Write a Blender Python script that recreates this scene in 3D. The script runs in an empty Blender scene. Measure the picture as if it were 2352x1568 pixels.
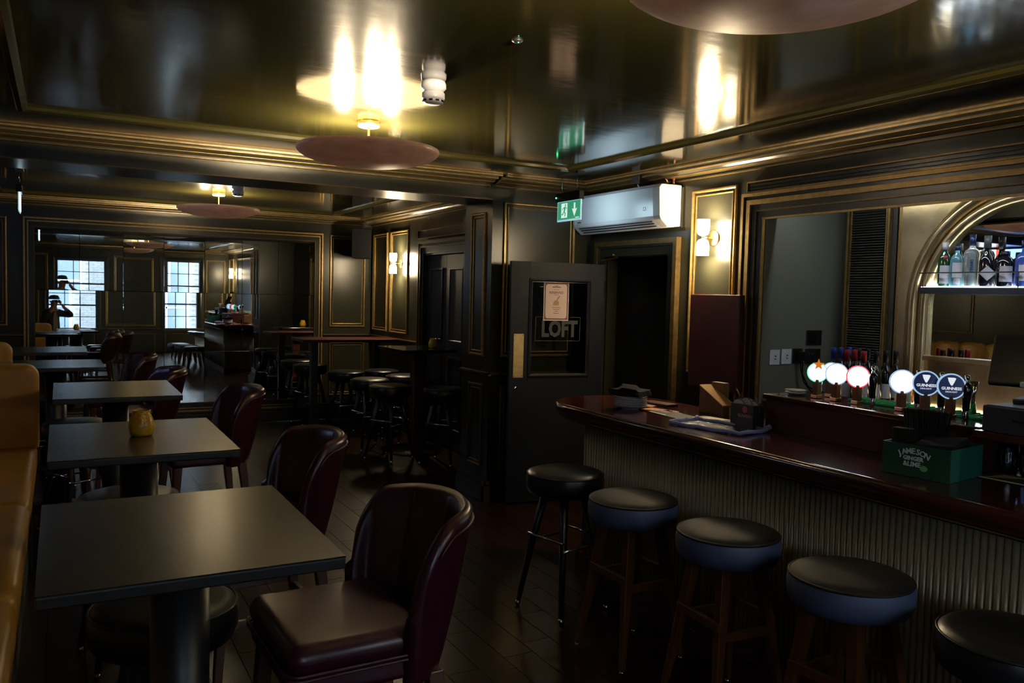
import bpy, bmesh, math, random
from mathutils import Vector, Matrix
random.seed(7)
SC = bpy.context.scene
C = SC.collection
PI = math.pi
R = math.radians

# ------------------------------------------------------------------ camera
F_PX = 1900.0
YAW, PITCH, ROLL = R(28.73), R(3.25), R(-1.45)
EYE = Vector((0, 0, 1.68))
def cam_axes():
    f = Vector((math.sin(YAW), math.cos(YAW), 0)); r = Vector((math.cos(YAW), -math.sin(YAW), 0)); u = Vector((0, 0, 1))
    f2 = f * math.cos(PITCH) - u * math.sin(PITCH); u2 = u * math.cos(PITCH) + f * math.sin(PITCH)
    r3 = r * math.cos(ROLL) - u2 * math.sin(ROLL); u3 = u2 * math.cos(ROLL) + r * math.sin(ROLL)
    return r3, u3, f2
cr_, cu_, cf_ = cam_axes()
cam = bpy.data.cameras.new('camera'); cam.sensor_fit = 'HORIZONTAL'; cam.sensor_width = 36.0
cam.lens = F_PX / 2352.0 * 36.0; cam.clip_start = 0.01; cam.clip_end = 200
camo = bpy.data.objects.new('camera', cam); C.objects.link(camo)
m = Matrix((cr_, cu_, -cf_)).transposed().to_4x4(); m.translation = EYE
camo.matrix_world = m
SC.camera = camo

# ------------------------------------------------------------------ world (overcast daylight outside the windows) and exposure
W = bpy.data.worlds.new('world'); SC.world = W; W.use_nodes = True
bg = W.node_tree.nodes['Background']; bg.inputs[0].default_value = (0.72, 0.86, 1.0, 1); bg.inputs[1].default_value = 7.5
SC.view_settings.view_transform = 'Standard'; SC.view_settings.look = 'None'
SC.view_settings.exposure = 1.2; SC.view_settings.gamma = 1.0; SC.view_settings.use_curve_mapping = False
SC.cycles.use_denoising = True
SC.cycles.max_bounces = 8; SC.cycles.glossy_bounces = 6; SC.cycles.diffuse_bounces = 4; SC.cycles.transmission_bounces = 8; SC.cycles.transparent_max_bounces = 12
SC.cycles.sample_clamp_indirect = 4.0; SC.cycles.sample_clamp_direct = 0.0
SC.cycles.caustics_reflective = False; SC.cycles.caustics_refractive = False
# window openings in the front wall: x0, x1, z0, z1
FY = -2.2
WINDOWS = [(-0.26, 0.87, 1.02, 2.26), (2.40, 3.28, 1.02, 2.38)]
for (a, b, c, d) in WINDOWS:                       # light portals: they only guide sampling of the sky
    L = bpy.data.lights.new('window_portal', 'AREA'); L.shape = 'RECTANGLE'; L.size = b - a; L.size_y = d - c
    L.cycles.is_portal = True
    o = bpy.data.objects.new('window_portal', L); C.objects.link(o)
    o.location = ((a + b) / 2, FY - 0.12, (c + d) / 2); o.rotation_euler = (PI / 2, 0, PI)

ADDED_WINDOW = (-1.55, -0.85, 1.26, 2.38)           # unseen window added in the left wall for daylight on the bar: y0, y1, z0, z1
L = bpy.data.lights.new('window_portal', 'AREA'); L.shape = 'RECTANGLE'; L.size = .70; L.size_y = 1.12; L.cycles.is_portal = True
o = bpy.data.objects.new('window_portal', L); C.objects.link(o); o.location = (-1.08, -1.20, 1.82); o.rotation_euler = (PI / 2, 0, -PI / 2)

# ------------------------------------------------------------------ helpers
class MB:
    def __init__(s): s.v = []; s.f = []; s.sm = []
    def add(s, vs, fs, smooth=False, M=None):
        n = len(s.v)
        for p in vs:
            p = Vector(p); s.v.append(tuple(M @ p) if M is not None else tuple(p))
        for f in fs: s.f.append(tuple(i + n for i in f)); s.sm.append(smooth)
        return s
    def box(s, x0, x1, y0, y1, z0, z1, M=None):
        vs = [(x, y, z) for z in (z0, z1) for y in (y0, y1) for x in (x0, x1)]
        return s.add(vs, [(0, 2, 3, 1), (4, 5, 7, 6), (0, 1, 5, 4), (2, 6, 7, 3), (0, 4, 6, 2), (1, 3, 7, 5)], False, M)
    def prism(s, poly, a, b, axis='y', smooth=False, M=None, cap=True):
        n = len(poly)
        def P(p, t):
            if axis == 'x': return (t, p[0], p[1])
            if axis == 'y': return (p[0], t, p[1])
            return (p[0], p[1], t)
        vs = [P(p, a) for p in poly] + [P(p, b) for p in poly]
        fs = [(i, (i + 1) % n, n + (i + 1) % n, n + i) for i in range(n)]
        s.add(vs, fs, smooth, M)
        if cap: s.add([P(p, a) for p in poly], [tuple(range(n))], False, M); s.add([P(p, b) for p in poly], [tuple(range(n))], False, M)
        return s
    def lathe(s, prof, seg=24, M=None, smooth=True, c=(0, 0), closed_ends=True):
        vs = []; fs = []; n = len(prof)
        for k in range(seg):
            a = 2 * PI * k / seg
            for (r, z) in prof: vs.append((c[0] + r * math.cos(a), c[1] + r * math.sin(a), z))
        for k in range(seg):
            k2 = (k + 1) % seg
            for i in range(n - 1): fs.append((k * n + i, k2 * n + i, k2 * n + i + 1, k * n + i + 1))
        s.add(vs, fs, smooth, M)
        if closed_ends:
            for i in (0, n - 1):
                r, z = prof[i]
                if r > 1e-5: s.add([(c[0] + r * math.cos(2 * PI * k / seg), c[1] + r * math.sin(2 * PI * k / seg), z) for k in range(seg)], [tuple(range(seg))], False, M)
        return s
    def tube(s, pts, r, seg=8, M=None, closed=False, smooth=True):
        pts = [Vector(p) for p in pts]; n = len(pts)
        rs = r if isinstance(r, (list, tuple)) else [r] * n
        vs = []; fs = []; prev = None
        for i, p in enumerate(pts):
            if closed: t = (pts[(i + 1) % n] - pts[i - 1])
            else: t = (pts[min(i + 1, n - 1)] - pts[max(i - 1, 0)])
            t.normalize()
            if prev is None:
                up = Vector((0, 0, 1)) if abs(t.z) < .9 else Vector((1, 0, 0)); a = t.cross(up).normalized()
            else: a = (prev - t * prev.dot(t)).normalized()
            prev = a; b = t.cross(a)
            for k in range(seg):
                w = 2 * PI * k / seg; vs.append(tuple(p + (a * math.cos(w) + b * math.sin(w)) * rs[i]))
        for i in range(n if closed else n - 1):
            j = (i + 1) % n
            for k in range(seg): fs.append((i * seg + k, i * seg + (k + 1) % seg, j * seg + (k + 1) % seg, j * seg + k))
        s.add(vs, fs, smooth, M)
        if not closed:
            s.add(vs[:seg], [tuple(range(seg))], False, M); s.add(vs[-seg:], [tuple(range(seg))], False, M)
        return s
    def sphere(s, c, r, seg=12, rings=8, M=None, sc=(1, 1, 1)):
        prof = [(r * math.sin(PI * i / rings), -r * math.cos(PI * i / rings)) for i in range(rings + 1)]
        T = Matrix.Translation(c) @ Matrix.Diagonal((sc[0], sc[1], sc[2], 1))
        return s.lathe(prof, seg, (M @ T) if M is not None else T, True, closed_ends=False)
    def build(s, name, mat, parent=None, bevel=0, bseg=2, loc=None, rot=None, subsurf=0, autosm=False):
        me = bpy.data.meshes.new(name); me.from_pydata(s.v, [], s.f)
        for p, q in zip(me.polygons, s.sm): p.use_smooth = q or autosm
        bm = bmesh.new(); bm.from_mesh(me)
        bmesh.ops.remove_doubles(bm, verts=bm.verts, dist=1e-5)
        bmesh.ops.recalc_face_normals(bm, faces=bm.faces)
        if bevel:
            ed = [e for e in bm.edges if len(e.link_faces) == 2 and e.calc_face_angle(0) > R(30)]
            bmesh.ops.bevel(bm, geom=ed, offset=bevel, segments=bseg, affect='EDGES', profile=.5, clamp_overlap=True)
            for f in bm.faces:
                if autosm: f.smooth = True
        bm.to_mesh(me); bm.free()
        o = bpy.data.objects.new(name, me); C.objects.link(o)
        if mat is not None: me.materials.append(MAT[mat] if isinstance(mat, str) else mat)
        if parent is not None: o.parent = parent
        if loc is not None: o.location = loc
        if rot is not None: o.rotation_euler = rot
        if subsurf:
            md = o.modifiers.new('subdivision', 'SUBSURF'); md.levels = subsurf; md.render_levels = subsurf
        return o
def tag(o, label=None, cat=None, group=None, kind=None):
    if label: o['label'] = label
    if cat: o['category'] = cat
    if group: o['group'] = group
    if kind: o['kind'] = kind
    return o
def thing(name, label, cat, loc=(0, 0, 0), rz=0, group=None):
    o = bpy.data.objects.new(name, None); C.objects.link(o); o.empty_display_size = .05
    o.location = loc; o.rotation_euler = (0, 0, rz)
    return tag(o, label, cat, group)
def dup(root, loc, rz, label=None, group=None):
    r = root.copy(); C.objects.link(r); r.location = loc; r.rotation_euler = (0, 0, rz)
    if label: r['label'] = label
    if group: r['group'] = group
    for ch in list(root.children):
        c = ch.copy(); C.objects.link(c); c.parent = r
        for g in list(ch.children):
            d = g.copy(); C.objects.link(d); d.parent = c
    return r
def share(o, parent, loc=None, rot=None):
    c = o.copy(); C.objects.link(c); c.parent = parent
    if loc is not None: c.location = loc
    if rot is not None: c.rotation_euler = rot
    return c
def struct(o): o['kind'] = 'structure'; return o
def text(s, size, mat, parent, M, bold=0.0, depth=0.0006, name='lettering', spacing=1.0, align='CENTER'):
    cu = bpy.data.curves.new(name, 'FONT'); cu.body = s; cu.size = size; cu.align_x = align; cu.align_y = 'CENTER'
    cu.extrude = depth; cu.offset = bold; cu.space_character = spacing; cu.resolution_u = 2
    t = bpy.data.objects.new(name, cu); C.objects.link(t)
    dg = bpy.context.evaluated_depsgraph_get(); dg.update()
    me = bpy.data.meshes.new_from_object(t.evaluated_get(dg))
    bpy.data.objects.remove(t)
    me.transform(M)
    me.materials.clear(); me.materials.append(MAT[mat])
    o = bpy.data.objects.new(name, me); C.objects.link(o); o.parent = parent
    return o
def basis(o, x, y, z):
    """matrix with columns x, y, z and origin o"""
    M = Matrix((Vector(x), Vector(y), Vector(z))).transposed().to_4x4(); M.translation = Vector(o); return M

# ------------------------------------------------------------------ materials
MAT = {}
def mat(name, col, rough=.5, metal=0, spec=.5, noise=0, nscale=8, bump=0, bscale=40, col2=None, coat=0, trans=0, emit=None, estr=0, stretch=None, rvar=0, ior=1.5, bdist=.01, sheen=0):
    m = bpy.data.materials.new(name); m.use_nodes = True; nt = m.node_tree; b = nt.nodes['Principled BSDF']
    b.inputs['Base Color'].default_value = (*col, 1); b.inputs['Roughness'].default_value = rough; b.inputs['Metallic'].default_value = metal
    b.inputs['Specular IOR Level'].default_value = spec; b.inputs['Coat Weight'].default_value = coat; b.inputs['Coat Roughness'].default_value = .08
    b.inputs['Transmission Weight'].default_value = trans; b.inputs['IOR'].default_value = ior; b.inputs['Sheen Weight'].default_value = sheen
    if emit: b.inputs['Emission Color'].default_value = (*emit, 1); b.inputs['Emission Strength'].default_value = estr
    tc = nt.nodes.new('ShaderNodeTexCoord'); mp = nt.nodes.new('ShaderNodeMapping'); nt.links.new(tc.outputs['Object'], mp.inputs[0])
    if stretch: mp.inputs['Scale'].default_value = stretch
    if col2 is not None:
        n = nt.nodes.new('ShaderNodeTexNoise'); n.inputs['Scale'].default_value = nscale; n.inputs['Detail'].default_value = 5
        r = nt.nodes.new('ShaderNodeValToRGB'); r.color_ramp.elements[0].position = .35; r.color_ramp.elements[1].position = .68
        r.color_ramp.elements[0].color = (*col, 1); r.color_ramp.elements[1].color = (*col2, 1)
        nt.links.new(mp.outputs[0], n.inputs['Vector']); nt.links.new(n.outputs['Fac'], r.inputs[0]); nt.links.new(r.outputs[0], b.inputs['Base Color'])
        if rvar:
            mr = nt.nodes.new('ShaderNodeMapRange'); mr.inputs['To Min'].default_value = rough - rvar; mr.inputs['To Max'].default_value = rough + rvar
            nt.links.new(n.outputs['Fac'], mr.inputs[0]); nt.links.new(mr.outputs[0], b.inputs['Roughness'])
    if bump:
        n2 = nt.nodes.new('ShaderNodeTexNoise'); n2.inputs['Scale'].default_value = bscale; n2.inputs['Detail'].default_value = 3
        bp = nt.nodes.new('ShaderNodeBump'); bp.inputs['Strength'].default_value = bump; bp.inputs['Distance'].default_value = bdist
        nt.links.new(mp.outputs[0], n2.inputs['Vector']); nt.links.new(n2.outputs['Fac'], bp.inputs['Height']); nt.links.new(bp.outputs[0], b.inputs['Normal'])
    MAT[name] = m; return m
mat('wall_paint', (.0155, .0155, .0095), .28, spec=.38, bump=.15, bscale=60, bdist=.002, col2=(.021, .020, .011), nscale=3)
mat('recess_paint', (.165, .168, .130), .5, bump=.1, bscale=80, bdist=.002)
mat('ceiling_paint', (.0095, .0085, .0026), .12, bump=.35, bscale=5, bdist=.004, stretch=(.8, 1.6, 1), spec=1.0, coat=.8)
mat('gilt', (.40, .26, .092), .34, .75, col2=(.28, .175, .056), nscale=30)
mat('gilt_dull', (.14, .088, .030), .36, .55, col2=(.085, .052, .018), nscale=25)
mat('gold_leaf', (.74, .55, .29), .26, .9, col2=(.55, .40, .19), nscale=7, bump=.2, bscale=30, bdist=.003)
mat('floor_base', (.008, .004, .003), .6)
mat('plank', (0.017, 0.0045, 0.0017), 0.25, spec=.22, col2=(0.011, 0.0028, 0.0011), nscale=10, stretch=(8, .7, 1))
mat('plank_light', (0.02, 0.0055, 0.002), 0.24, spec=.22, col2=(0.013, 0.0034, 0.0013), nscale=10, stretch=(8, .7, 1))
mat('plank_dark', (0.014, 0.0037, 0.0015), 0.26, spec=.22, col2=(0.009, 0.0023, 0.0009), nscale=10, stretch=(8, .7, 1))
mat('mirror', (.80, .83, .81), .01, 1)
mat('mirror_edge', (.25, .32, .28), .2, .4)
mat('table_top', (.022, .0165, .0125), .24, spec=1.0, col2=(.016, .012, .009), nscale=14)
mat('table_edge', (.012, .012, .014), .4)
mat('black_metal', (.010, .011, .013), .38, .2)
mat('black_plastic', (.005, .005, .006), .5, spec=.15)
mat('burgundy_leather', (.042, .0050, .0155), .30, col2=(.031, .0036, .0115), nscale=12, bump=.12, bscale=140, bdist=.002)
mat('burgundy_piping', (.060, .014, .026), .35)
mat('mustard_leather', (.60, .30, .045), .34, col2=(.49, .235, .032), nscale=7, bump=.2, bscale=25, bdist=.003)
mat('bench_base', (.010, .009, .009), .5)
mat('seat_grey', (.015, .0135, .013), .66, spec=.25, col2=(.011, .010, .0095), nscale=9, bump=.15, bscale=120, bdist=.002)
mat('seat_side', (.075, .095, .185), .55, col2=(.055, .068, .135), nscale=12, bump=.15, bscale=150, bdist=.002)  # grey leather side, bluish window light put into its colour
mat('seat_black', (.009, .009, .011), .32, spec=.3, bump=.1, bscale=120, bdist=.002)
mat('stool_wood', (.12, .036, .009), .3, col2=(.08, .022, .005), nscale=9, stretch=(6, 6, .8), coat=.2)
mat('chair_leg_wood', (.085, .027, .010), .3, col2=(.055, .017, .006), nscale=9, stretch=(6, 6, .8))
mat('chrome', (.7, .7, .72), .12, 1)
mat('mahogany', (.070, .014, .010), .15, col2=(.040, .008, .006), nscale=5, stretch=(6, .8, 6), coat=.6, rvar=.03)
mat('mahogany_board', (.045, .0055, .007), .5, spec=.25, col2=(.033, .004, .0055), nscale=6, stretch=(6, 1, 1))
mat('bar_slat', (.31, .245, .15), .36, .25, col2=(.24, .185, .105), nscale=18, stretch=(4, 4, .6))
mat('bar_back', (.02, .016, .011), .7)
mat('door_paint', (.0055, .0068, .0125), .5, spec=.2, col2=(.0042, .0052, .0095), nscale=5, bump=.1, bscale=30, bdist=.002, stretch=(1, 1, 4))
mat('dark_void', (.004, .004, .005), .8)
mat('brass', (.62, .44, .16), .28, 1)
mat('brass_worn', (.60, .45, .22), .42, .85, col2=(.46, .33, .15), nscale=18)
mat('copper', (.72, .32, .18), .25, 1)
mat('alabaster', (.55, .32, .27), .38, col2=(.72, .50, .44), nscale=9, bump=.05, stretch=(1, 1, 3))
mat('bowl_inside', (.85, .80, .70), .6)
mat('bulb', (1, .9, .7), .4, emit=(1, .78, .46), estr=300)
mat('opal', (1, .95, .85), .3, emit=(1, .80, .50), estr=60)
mat('opal_open', (1, .95, .85), .3, emit=(1, .80, .48), estr=330)
mat('ac_white', (.85, .85, .87), .22)
mat('ac_side', (.62, .58, .53), .45)  # white end cap, warm cast of the wall light put into its colour
mat('ac_slot', (.03, .03, .04), .5)
mat('plastic_white', (.62, .62, .72), .3)
mat('white_paint', (.75, .75, .76), .35)
mat('sign_green', (.03, .42, .18), .3, emit=(.10, .75, .36), estr=.16)
mat('sign_white', (.9, .95, .95), .3, emit=(.80, 1, .96), estr=.36)
mat('sign_back_fill', (.9, .95, 1), .3, emit=(.62, .88, 1), estr=5.0)  # added fill glow for the hidden sign back, brightens the air unit
mat('sign_rim', (.4, .7, .8), .1, emit=(.5, .85, 1), estr=.25)
mat('led_green', (0, 1, .3), .3, emit=(.05, 1, .35), estr=6)
mat('led_white', (1, 1, 1), .3, emit=(.86, .93, 1), estr=3)
mat('recess_fill_led', (1, 1, 1), .3, emit=(.85, .93, 1), estr=13)  # glow of the added strip that brightens the recess
mat('led_warm', (1, .9, .6), .3, emit=(1, .86, .5), estr=4)
mat('lens_white', (1, 1, 1), .2, emit=(.88, .96, 1), estr=3.2)
mat('lens_red', (.7, .02, .03), .2, emit=(1, .08, .12), estr=.5)
mat('lens_greenrim', (.1, .5, .3), .2, emit=(.2, 1, .6), estr=.45)
mat('lens_navy', (.012, .018, .06), .18, emit=(.05, .09, .4), estr=.04)
mat('lens_ring', (.5, .65, .9), .15, emit=(.45, .68, 1), estr=.30)
mat('print_white', (.85, .85, .88), .4, emit=(.9, .95, 1), estr=.34)
mat('star_orange', (.85, .22, .02), .3, emit=(1, .25, .02), estr=.22)
mat('tap_wood', (.19, .085, .040), .3)
mat('tap_black', (.012, .012, .016), .12, coat=.5)
mat('bar_mat_green', (.03, .50, .17), .55, bump=.4, bscale=160, bdist=.003)
mat('caddy_green', (.003, .040, .024), .45)
mat('caddy_green_side', (.005, .085, .06), .45)
mat('ink_white', (.72, .74, .70), .5)
mat('ink_lime', (.12, .42, .10), .5)
mat('napkin_black', (.010, .011, .016), .85, spec=.1, bump=.2, bscale=200, bdist=.001)
mat('straw_black', (.003, .0034, .0045), .8, spec=.1)
mat('straw_end', (.30, .29, .29), .6)
mat('porcelain', (.72, .73, .80), .15, coat=.4)
mat('ink_pink', (.62, .10, .20), .5)
mat('ink_pale_pink', (.55, .20, .32), .5)
mat('coaster_white', (.66, .62, .66), .6)
mat('coaster_rim', (.08, .075, .08), .6)
mat('coaster_tan', (.42, .28, .12), .6)
mat('carton_black', (.008, .008, .009), .5)
mat('oak_box', (.13, .055, .013), .55, col2=(.10, .04, .009), nscale=8, stretch=(1, 6, 1))  # oak of the sides, darkened in colour to stand for shade
mat('oak_box_lit', (.62, .33, .11), .4)  # same oak for the slope, light on it put into the colour
mat('leaflet_red', (.42, .10, .06), .45, col2=(.62, .42, .30), nscale=60)
mat('leaflet_orange', (.62, .22, .06), .45)
mat('menu_black', (.010, .009, .007), .6, spec=.2)
mat('menu_gold', (.46, .34, .10), .4)
mat('cloth_lilac', (.36, .41, .85), .8, bump=.8, bscale=260, bdist=.004, sheen=.3)
mat('mat_sparkle', (.015, .015, .018), .14, .5, col2=(.75, .75, .76), nscale=45, bump=.8, bscale=60, bdist=.006)
for e_, p_ in zip([n for n in MAT['mat_sparkle'].node_tree.nodes if n.type == 'VALTORGB'][0].color_ramp.elements, (.55, .62)): e_.position = p_
mat('wine_glass', (.006, .010, .012), .06, coat=.5)
mat('foil_blue', (.03, .06, .34), .3, .3)
mat('foil_red', (.42, .02, .04), .3, .3)
mat('foil_black', (.012, .013, .03), .25, .3)
mat('label_paper', (.68, .66, .70), .6)
mat('label_silver', (.62, .60, .64), .4, .2)
mat('gin_green', (.010, .07, .025), .06, coat=.5)
mat('gin_blue', (.22, .55, .72), .08, trans=.5, coat=.4)
mat('clear_bottle', (.80, .88, .88), .05, trans=.75)
mat('dark_bottle', (.008, .008, .018), .06, coat=.5)
mat('blue_bottle', (.05, .10, .42), .1, coat=.4)
mat('cap_white', (.75, .75, .78), .3)
mat('cap_navy', (.03, .05, .16), .25, .3)
mat('cork_stopper', (.10, .12, .13), .3)
mat('seal_red', (.50, .04, .08), .4)
mat('shelf_glass', (.55, .62, .64), .08, .2)
mat('shelf_dark', (.018, .017, .018), .25)
mat('socket_white', (.72, .73, .78), .3)
mat('socket_dark', (.014, .014, .016), .22)
mat('cable_black', (.004, .004, .005), .6, spec=.1)
mat('till_grey', (.022, .025, .033), .5, spec=.3)
mat('till_top', (.05, .052, .06), .45, spec=.3)
mat('screen_black', (.006, .007, .010), .12)
mat('paper_white', (.75, .76, .80), .6)
mat('canister', (.45, .42, .40), .35)
mat('cap_yellow', (.55, .45, .08), .4)
mat('amber_glass', (1.0, .60, .03), .16, trans=.10, col2=(.92, .46, .015), nscale=30, bump=.7, bscale=70, bdist=.006, coat=.4)
mat('amber_wax', (.80, .42, .05), .5)
mat('wick', (.03, .02, .02), .8)
mat('poster_paper', (.66, .48, .44), .7)
mat('poster_border', (.22, .085, .075), .7)
mat('poster_edge', (.75, .72, .72), .7)
mat('ink_brown', (.19, .10, .05), .7)
mat('ink_gold', (.42, .25, .10), .6)
mat('etched', (.055, .058, .060), .6, spec=.2)
mat('screen_blue', (.05, .09, .35), .3, emit=(.16, .30, .85), estr=2.0)
mat('screen_pale', (.7, .7, .8), .3, emit=(.80, .88, 1), estr=1.8)
mat('screen_red', (.7, .06, .04), .3, emit=(1, .10, .06), estr=.8)
mat('louvre', (.028, .028, .022), .45)
mat('jacket', (.014, .015, .020), .7, bump=.2, bscale=30, bdist=.01)
mat('shirt', (.30, .28, .25), .8)
mat('trousers', (.012, .012, .015), .8)
mat('skin', (.42, .24, .17), .5)
mat('hair_cap', (.010, .010, .013), .7)
mat('brick', (.12, .13, .14), .8, col2=(.09, .095, .105), nscale=6, bump=.5, bscale=30, bdist=.01)
mat('mortar', (.18, .18, .18), .9)
mat('render_white', (.45, .47, .50), .8)
mat('far_glass', (.10, .13, .17), .08)
mat('asphalt', (.16, .16, .17), .9)
mat('sash_paint', (.012, .013, .016), .4)
def glass_mat(name, tint=(.95, .97, .97), gloss=.08, rough=.02):
    m = bpy.data.materials.new(name); m.use_nodes = True; nt = m.node_tree; nt.nodes.clear()
    out = nt.nodes.new('ShaderNodeOutputMaterial'); mx = nt.nodes.new('ShaderNodeMixShader'); t = nt.nodes.new('ShaderNodeBsdfTransparent'); g = nt.nodes.new('ShaderNodeBsdfGlossy')
    fr = nt.nodes.new('ShaderNodeFresnel'); fr.inputs[0].default_value = 1.45
    t.inputs[0].default_value = (*tint, 1); g.inputs['Roughness'].default_value = rough; g.inputs[0].default_value = (1, 1, 1, 1)
    nt.links.new(fr.outputs[0], mx.inputs[0]); nt.links.new(t.outputs[0], mx.inputs[1]); nt.links.new(g.outputs[0], mx.inputs[2]); nt.links.new(mx.outputs[0], out.inputs[0])
    MAT[name] = m
for nm, fac, colr in (('alabaster', .025, (.85, .60, .55)), ('bowl_inside', .025, (.9, .85, .8))):
    nt = MAT[nm].node_tree; out = nt.nodes['Material Output']; b = nt.nodes['Principled BSDF']
    tr = nt.nodes.new('ShaderNodeBsdfTranslucent'); tr.inputs[0].default_value = (*colr, 1); mxs = nt.nodes.new('ShaderNodeMixShader'); mxs.inputs[0].default_value = fac
    nt.links.new(b.outputs[0], mxs.inputs[1]); nt.links.new(tr.outputs[0], mxs.inputs[2]); nt.links.new(mxs.outputs[0], out.inputs[0])
glass_mat('window_glass'); glass_mat('door_glass', (.80, .82, .82)); glass_mat('glassware', (.80, .86, .90))

# ================================================================== THE ROOM
ZC = 2.60                       # ceiling
XR, XL = 3.99, -0.95            # right and left wall of the near room
YB = 5.92                       # wall / beam between the rooms
YM = 10.60                      # mirror wall
XRR, XLR = 3.65, -1.30          # right and left wall of the rear room
# floor: base slab + boards
fl = struct(MB().box(-1.45, 5.4, -2.35, 10.75, -.14, -.012).build('floor', 'floor_base'))
boards = []
y_w = .155
x = -1.3
while x < 5.2:
    y = -2.2 - random.random() * .5
    while y < 10.6:
        L = random.uniform(.42, .75)
        a, b = max(y, -2.2), min(y + L, 10.6)
        if b - a > .05: boards.append((x, min(x + y_w, 5.25), a, b))
        y += L
    x += y_w
def board_key(q):
    cx, cy = (q[0] + q[1]) / 2, (q[2] + q[3]) / 2
    v = Vector((cx, cy, 0)) - EYE; d = v.dot(cf_)
    if d < .5: return 1e6
    px = 1176 + F_PX * v.dot(cr_) / d; py = 784 - F_PX * v.dot(cu_) / d
    if not (-60 < px < 2420 and py < 1700): return 1e5 + d
    if cx > 2.8 and cy < 4.6: return 1e5 + d
    if cx < -.1: return 1e4 + d
    return d
boards.sort(key=board_key)
rest = MB()
cache = {}
for i, (x0, x1, y0, y1) in enumerate(boards):
    g = .0007; dz = -random.random() * .0012
    if i < 300:
        MB().add([(x0 + g, y0 + g, -.012), (x1 - g, y0 + g, -.012), (x1 - g, y1 - g, -.012), (x0 + g, y1 - g, -.012),
                  (x0 + g + .001, y0 + g + .001, dz), (x1 - g - .001, y0 + g + .001, dz), (x1 - g - .001, y1 - g - .001, dz), (x0 + g + .001, y1 - g - .001, dz)],
                 [(4, 5, 6, 7), (0, 1, 5, 4), (1, 2, 6, 5), (2, 3, 7, 6), (3, 0, 4, 7)]).build('floorboard', random.choice(['plank', 'plank_light', 'plank_dark', 'plank']), fl)
    else: rest.box(x0 + g, x1 - g, y0 + g, y1 - g, -.012, dz)
o = rest.build('floorboards_beyond', 'plank', fl); o['kind'] = 'stuff'
# ceiling
cl = struct(MB().box(-1.45, 5.4, -2.35, 10.75, ZC, ZC + .1).build('ceiling', 'ceiling_paint'))
# ceiling bead around the tray
def ring(mb, O, U, V, N, u0, u1, v0, v1, prof):
    """closed moulding around a rectangle; prof = (inward offset, height)"""
    O, U, V, N = Vector(O), Vector(U), Vector(V), Vector(N); rings = []
    for (w, h) in prof:
        rings.append([O + U * a + V * b + N * h for a, b in ((u0 + w, v0 + w), (u1 - w, v0 + w), (u1 - w, v1 - w), (u0 + w, v1 - w))])
    vs = [p for r in rings for p in r]; fs = []
    for i in range(len(prof) - 1):
        for k in range(4): fs.append((i * 4 + k, i * 4 + (k + 1) % 4, (i + 1) * 4 + (k + 1) % 4, (i + 1) * 4 + k))
    return mb.add(vs, fs)
BEAD = [(0, 0), (0, .012), (.006, .018), (.014, .018), (.020, .012), (.020, 0)]
THIN = [(.036, 0), (.036, .008), (.040, .011), (.046, .008), (.046, 0)]
def panel(wall, O, U, V, N, u0, u1, v0, v1, mat_='gilt', thin=True, name='panel_moulding'):
    mb = MB(); ring(mb, O, U, V, N, u0, u1, v0, v1, BEAD)
    if thin: ring(mb, O, U, V, N, u0, u1, v0, v1, THIN)
    return mb.build(name, mat_, wall)
mb = MB(); ring(mb, (0, 0, ZC), (1, 0, 0), (0, 1, 0), (0, 0, -1), -.195, 3.27, -1.4, 5.15, [(0, 0), (0, .012), (.008, .022), (.03, .026), (.05, .016), (.056, 0)])
mb.build('ceiling_bead', 'ceiling_paint', cl)
mb = MB(); ring(mb, (0, 0, ZC), (1, 0, 0), (0, 1, 0), (0, 0, -1), -.55, 2.95, 7.1, 9.9, [(0, 0), (0, .012), (.008, .022), (.03, .026), (.05, .016), (.056, 0)])
mb.build('ceiling_bead', 'ceiling_paint', cl)

# walls ------------------------------------------------------------
w_r = struct(MB().box(XR, XR + .1, -2.2, 1.2, 0, ZC).box(XR, XR + .1, 1.2, 3.93, 2.23, ZC).box(XR, XR + .1, 3.93, 4.86, 0, ZC)
             .box(XR, XR + .1, 4.86, 5.66, 2.0, ZC).box(XR, XR + .1, 5.66, YB + .5, 0, ZC).build('wall_right', 'wall_paint'))
sy0, sy1, sz0, sz1 = ADDED_WINDOW
w_l = struct(MB().box(XL - .1, XL, -2.2, sy0, 0, ZC).box(XL - .1, XL, sy0, sy1, 0, sz0).box(XL - .1, XL, sy0, sy1, sz1, ZC).box(XL - .1, XL, sy1, 5.6, 0, ZC).box(XLR - .1, XL, 5.6, 5.65, 0, ZC).build('wall_left', 'wall_paint'))
w_lr = struct(MB().box(XLR - .1, XLR, 5.65, YM, 0, ZC).build('wall_left_rear', 'wall_paint'))
w_m = struct(MB().box(3.04, XR, YB, YB + .5, 0, ZC).build('wall_middle', 'wall_paint'))
beam = struct(MB().box(XLR, 3.04, YB, YB + .5, 2.43, ZC).build('ceiling_beam', 'wall_paint'))
w_rr = struct(MB().box(XRR, XRR + .1, YB + .5, 7.7, 0, ZC).box(XRR, XRR + .1, 7.7, 8.75, 2.1, ZC).box(XRR, XRR + .1, 8.75, YM, 0, ZC).build('wall_right_rear', 'wall_paint'))
w_b = struct(MB().box(XLR - .1, XRR + .1, YM, YM + .1, 0, ZC).build('wall_back', 'wall_paint'))
mb = MB(); xs = [XL - .1, WINDOWS[0][0], WINDOWS[0][1], WINDOWS[1][0], WINDOWS[1][1], XR + .1]
for i in (0, 2, 4): mb.box(xs[i], xs[i + 1], FY - .22, FY, 0, ZC)
for (a, b, c, d) in WINDOWS: mb.box(a, b, FY - .22, FY, 0, c); mb.box(a, b, FY - .22, FY, d, ZC)
w_f = struct(mb.build('wall_front', 'wall_paint'))
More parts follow.
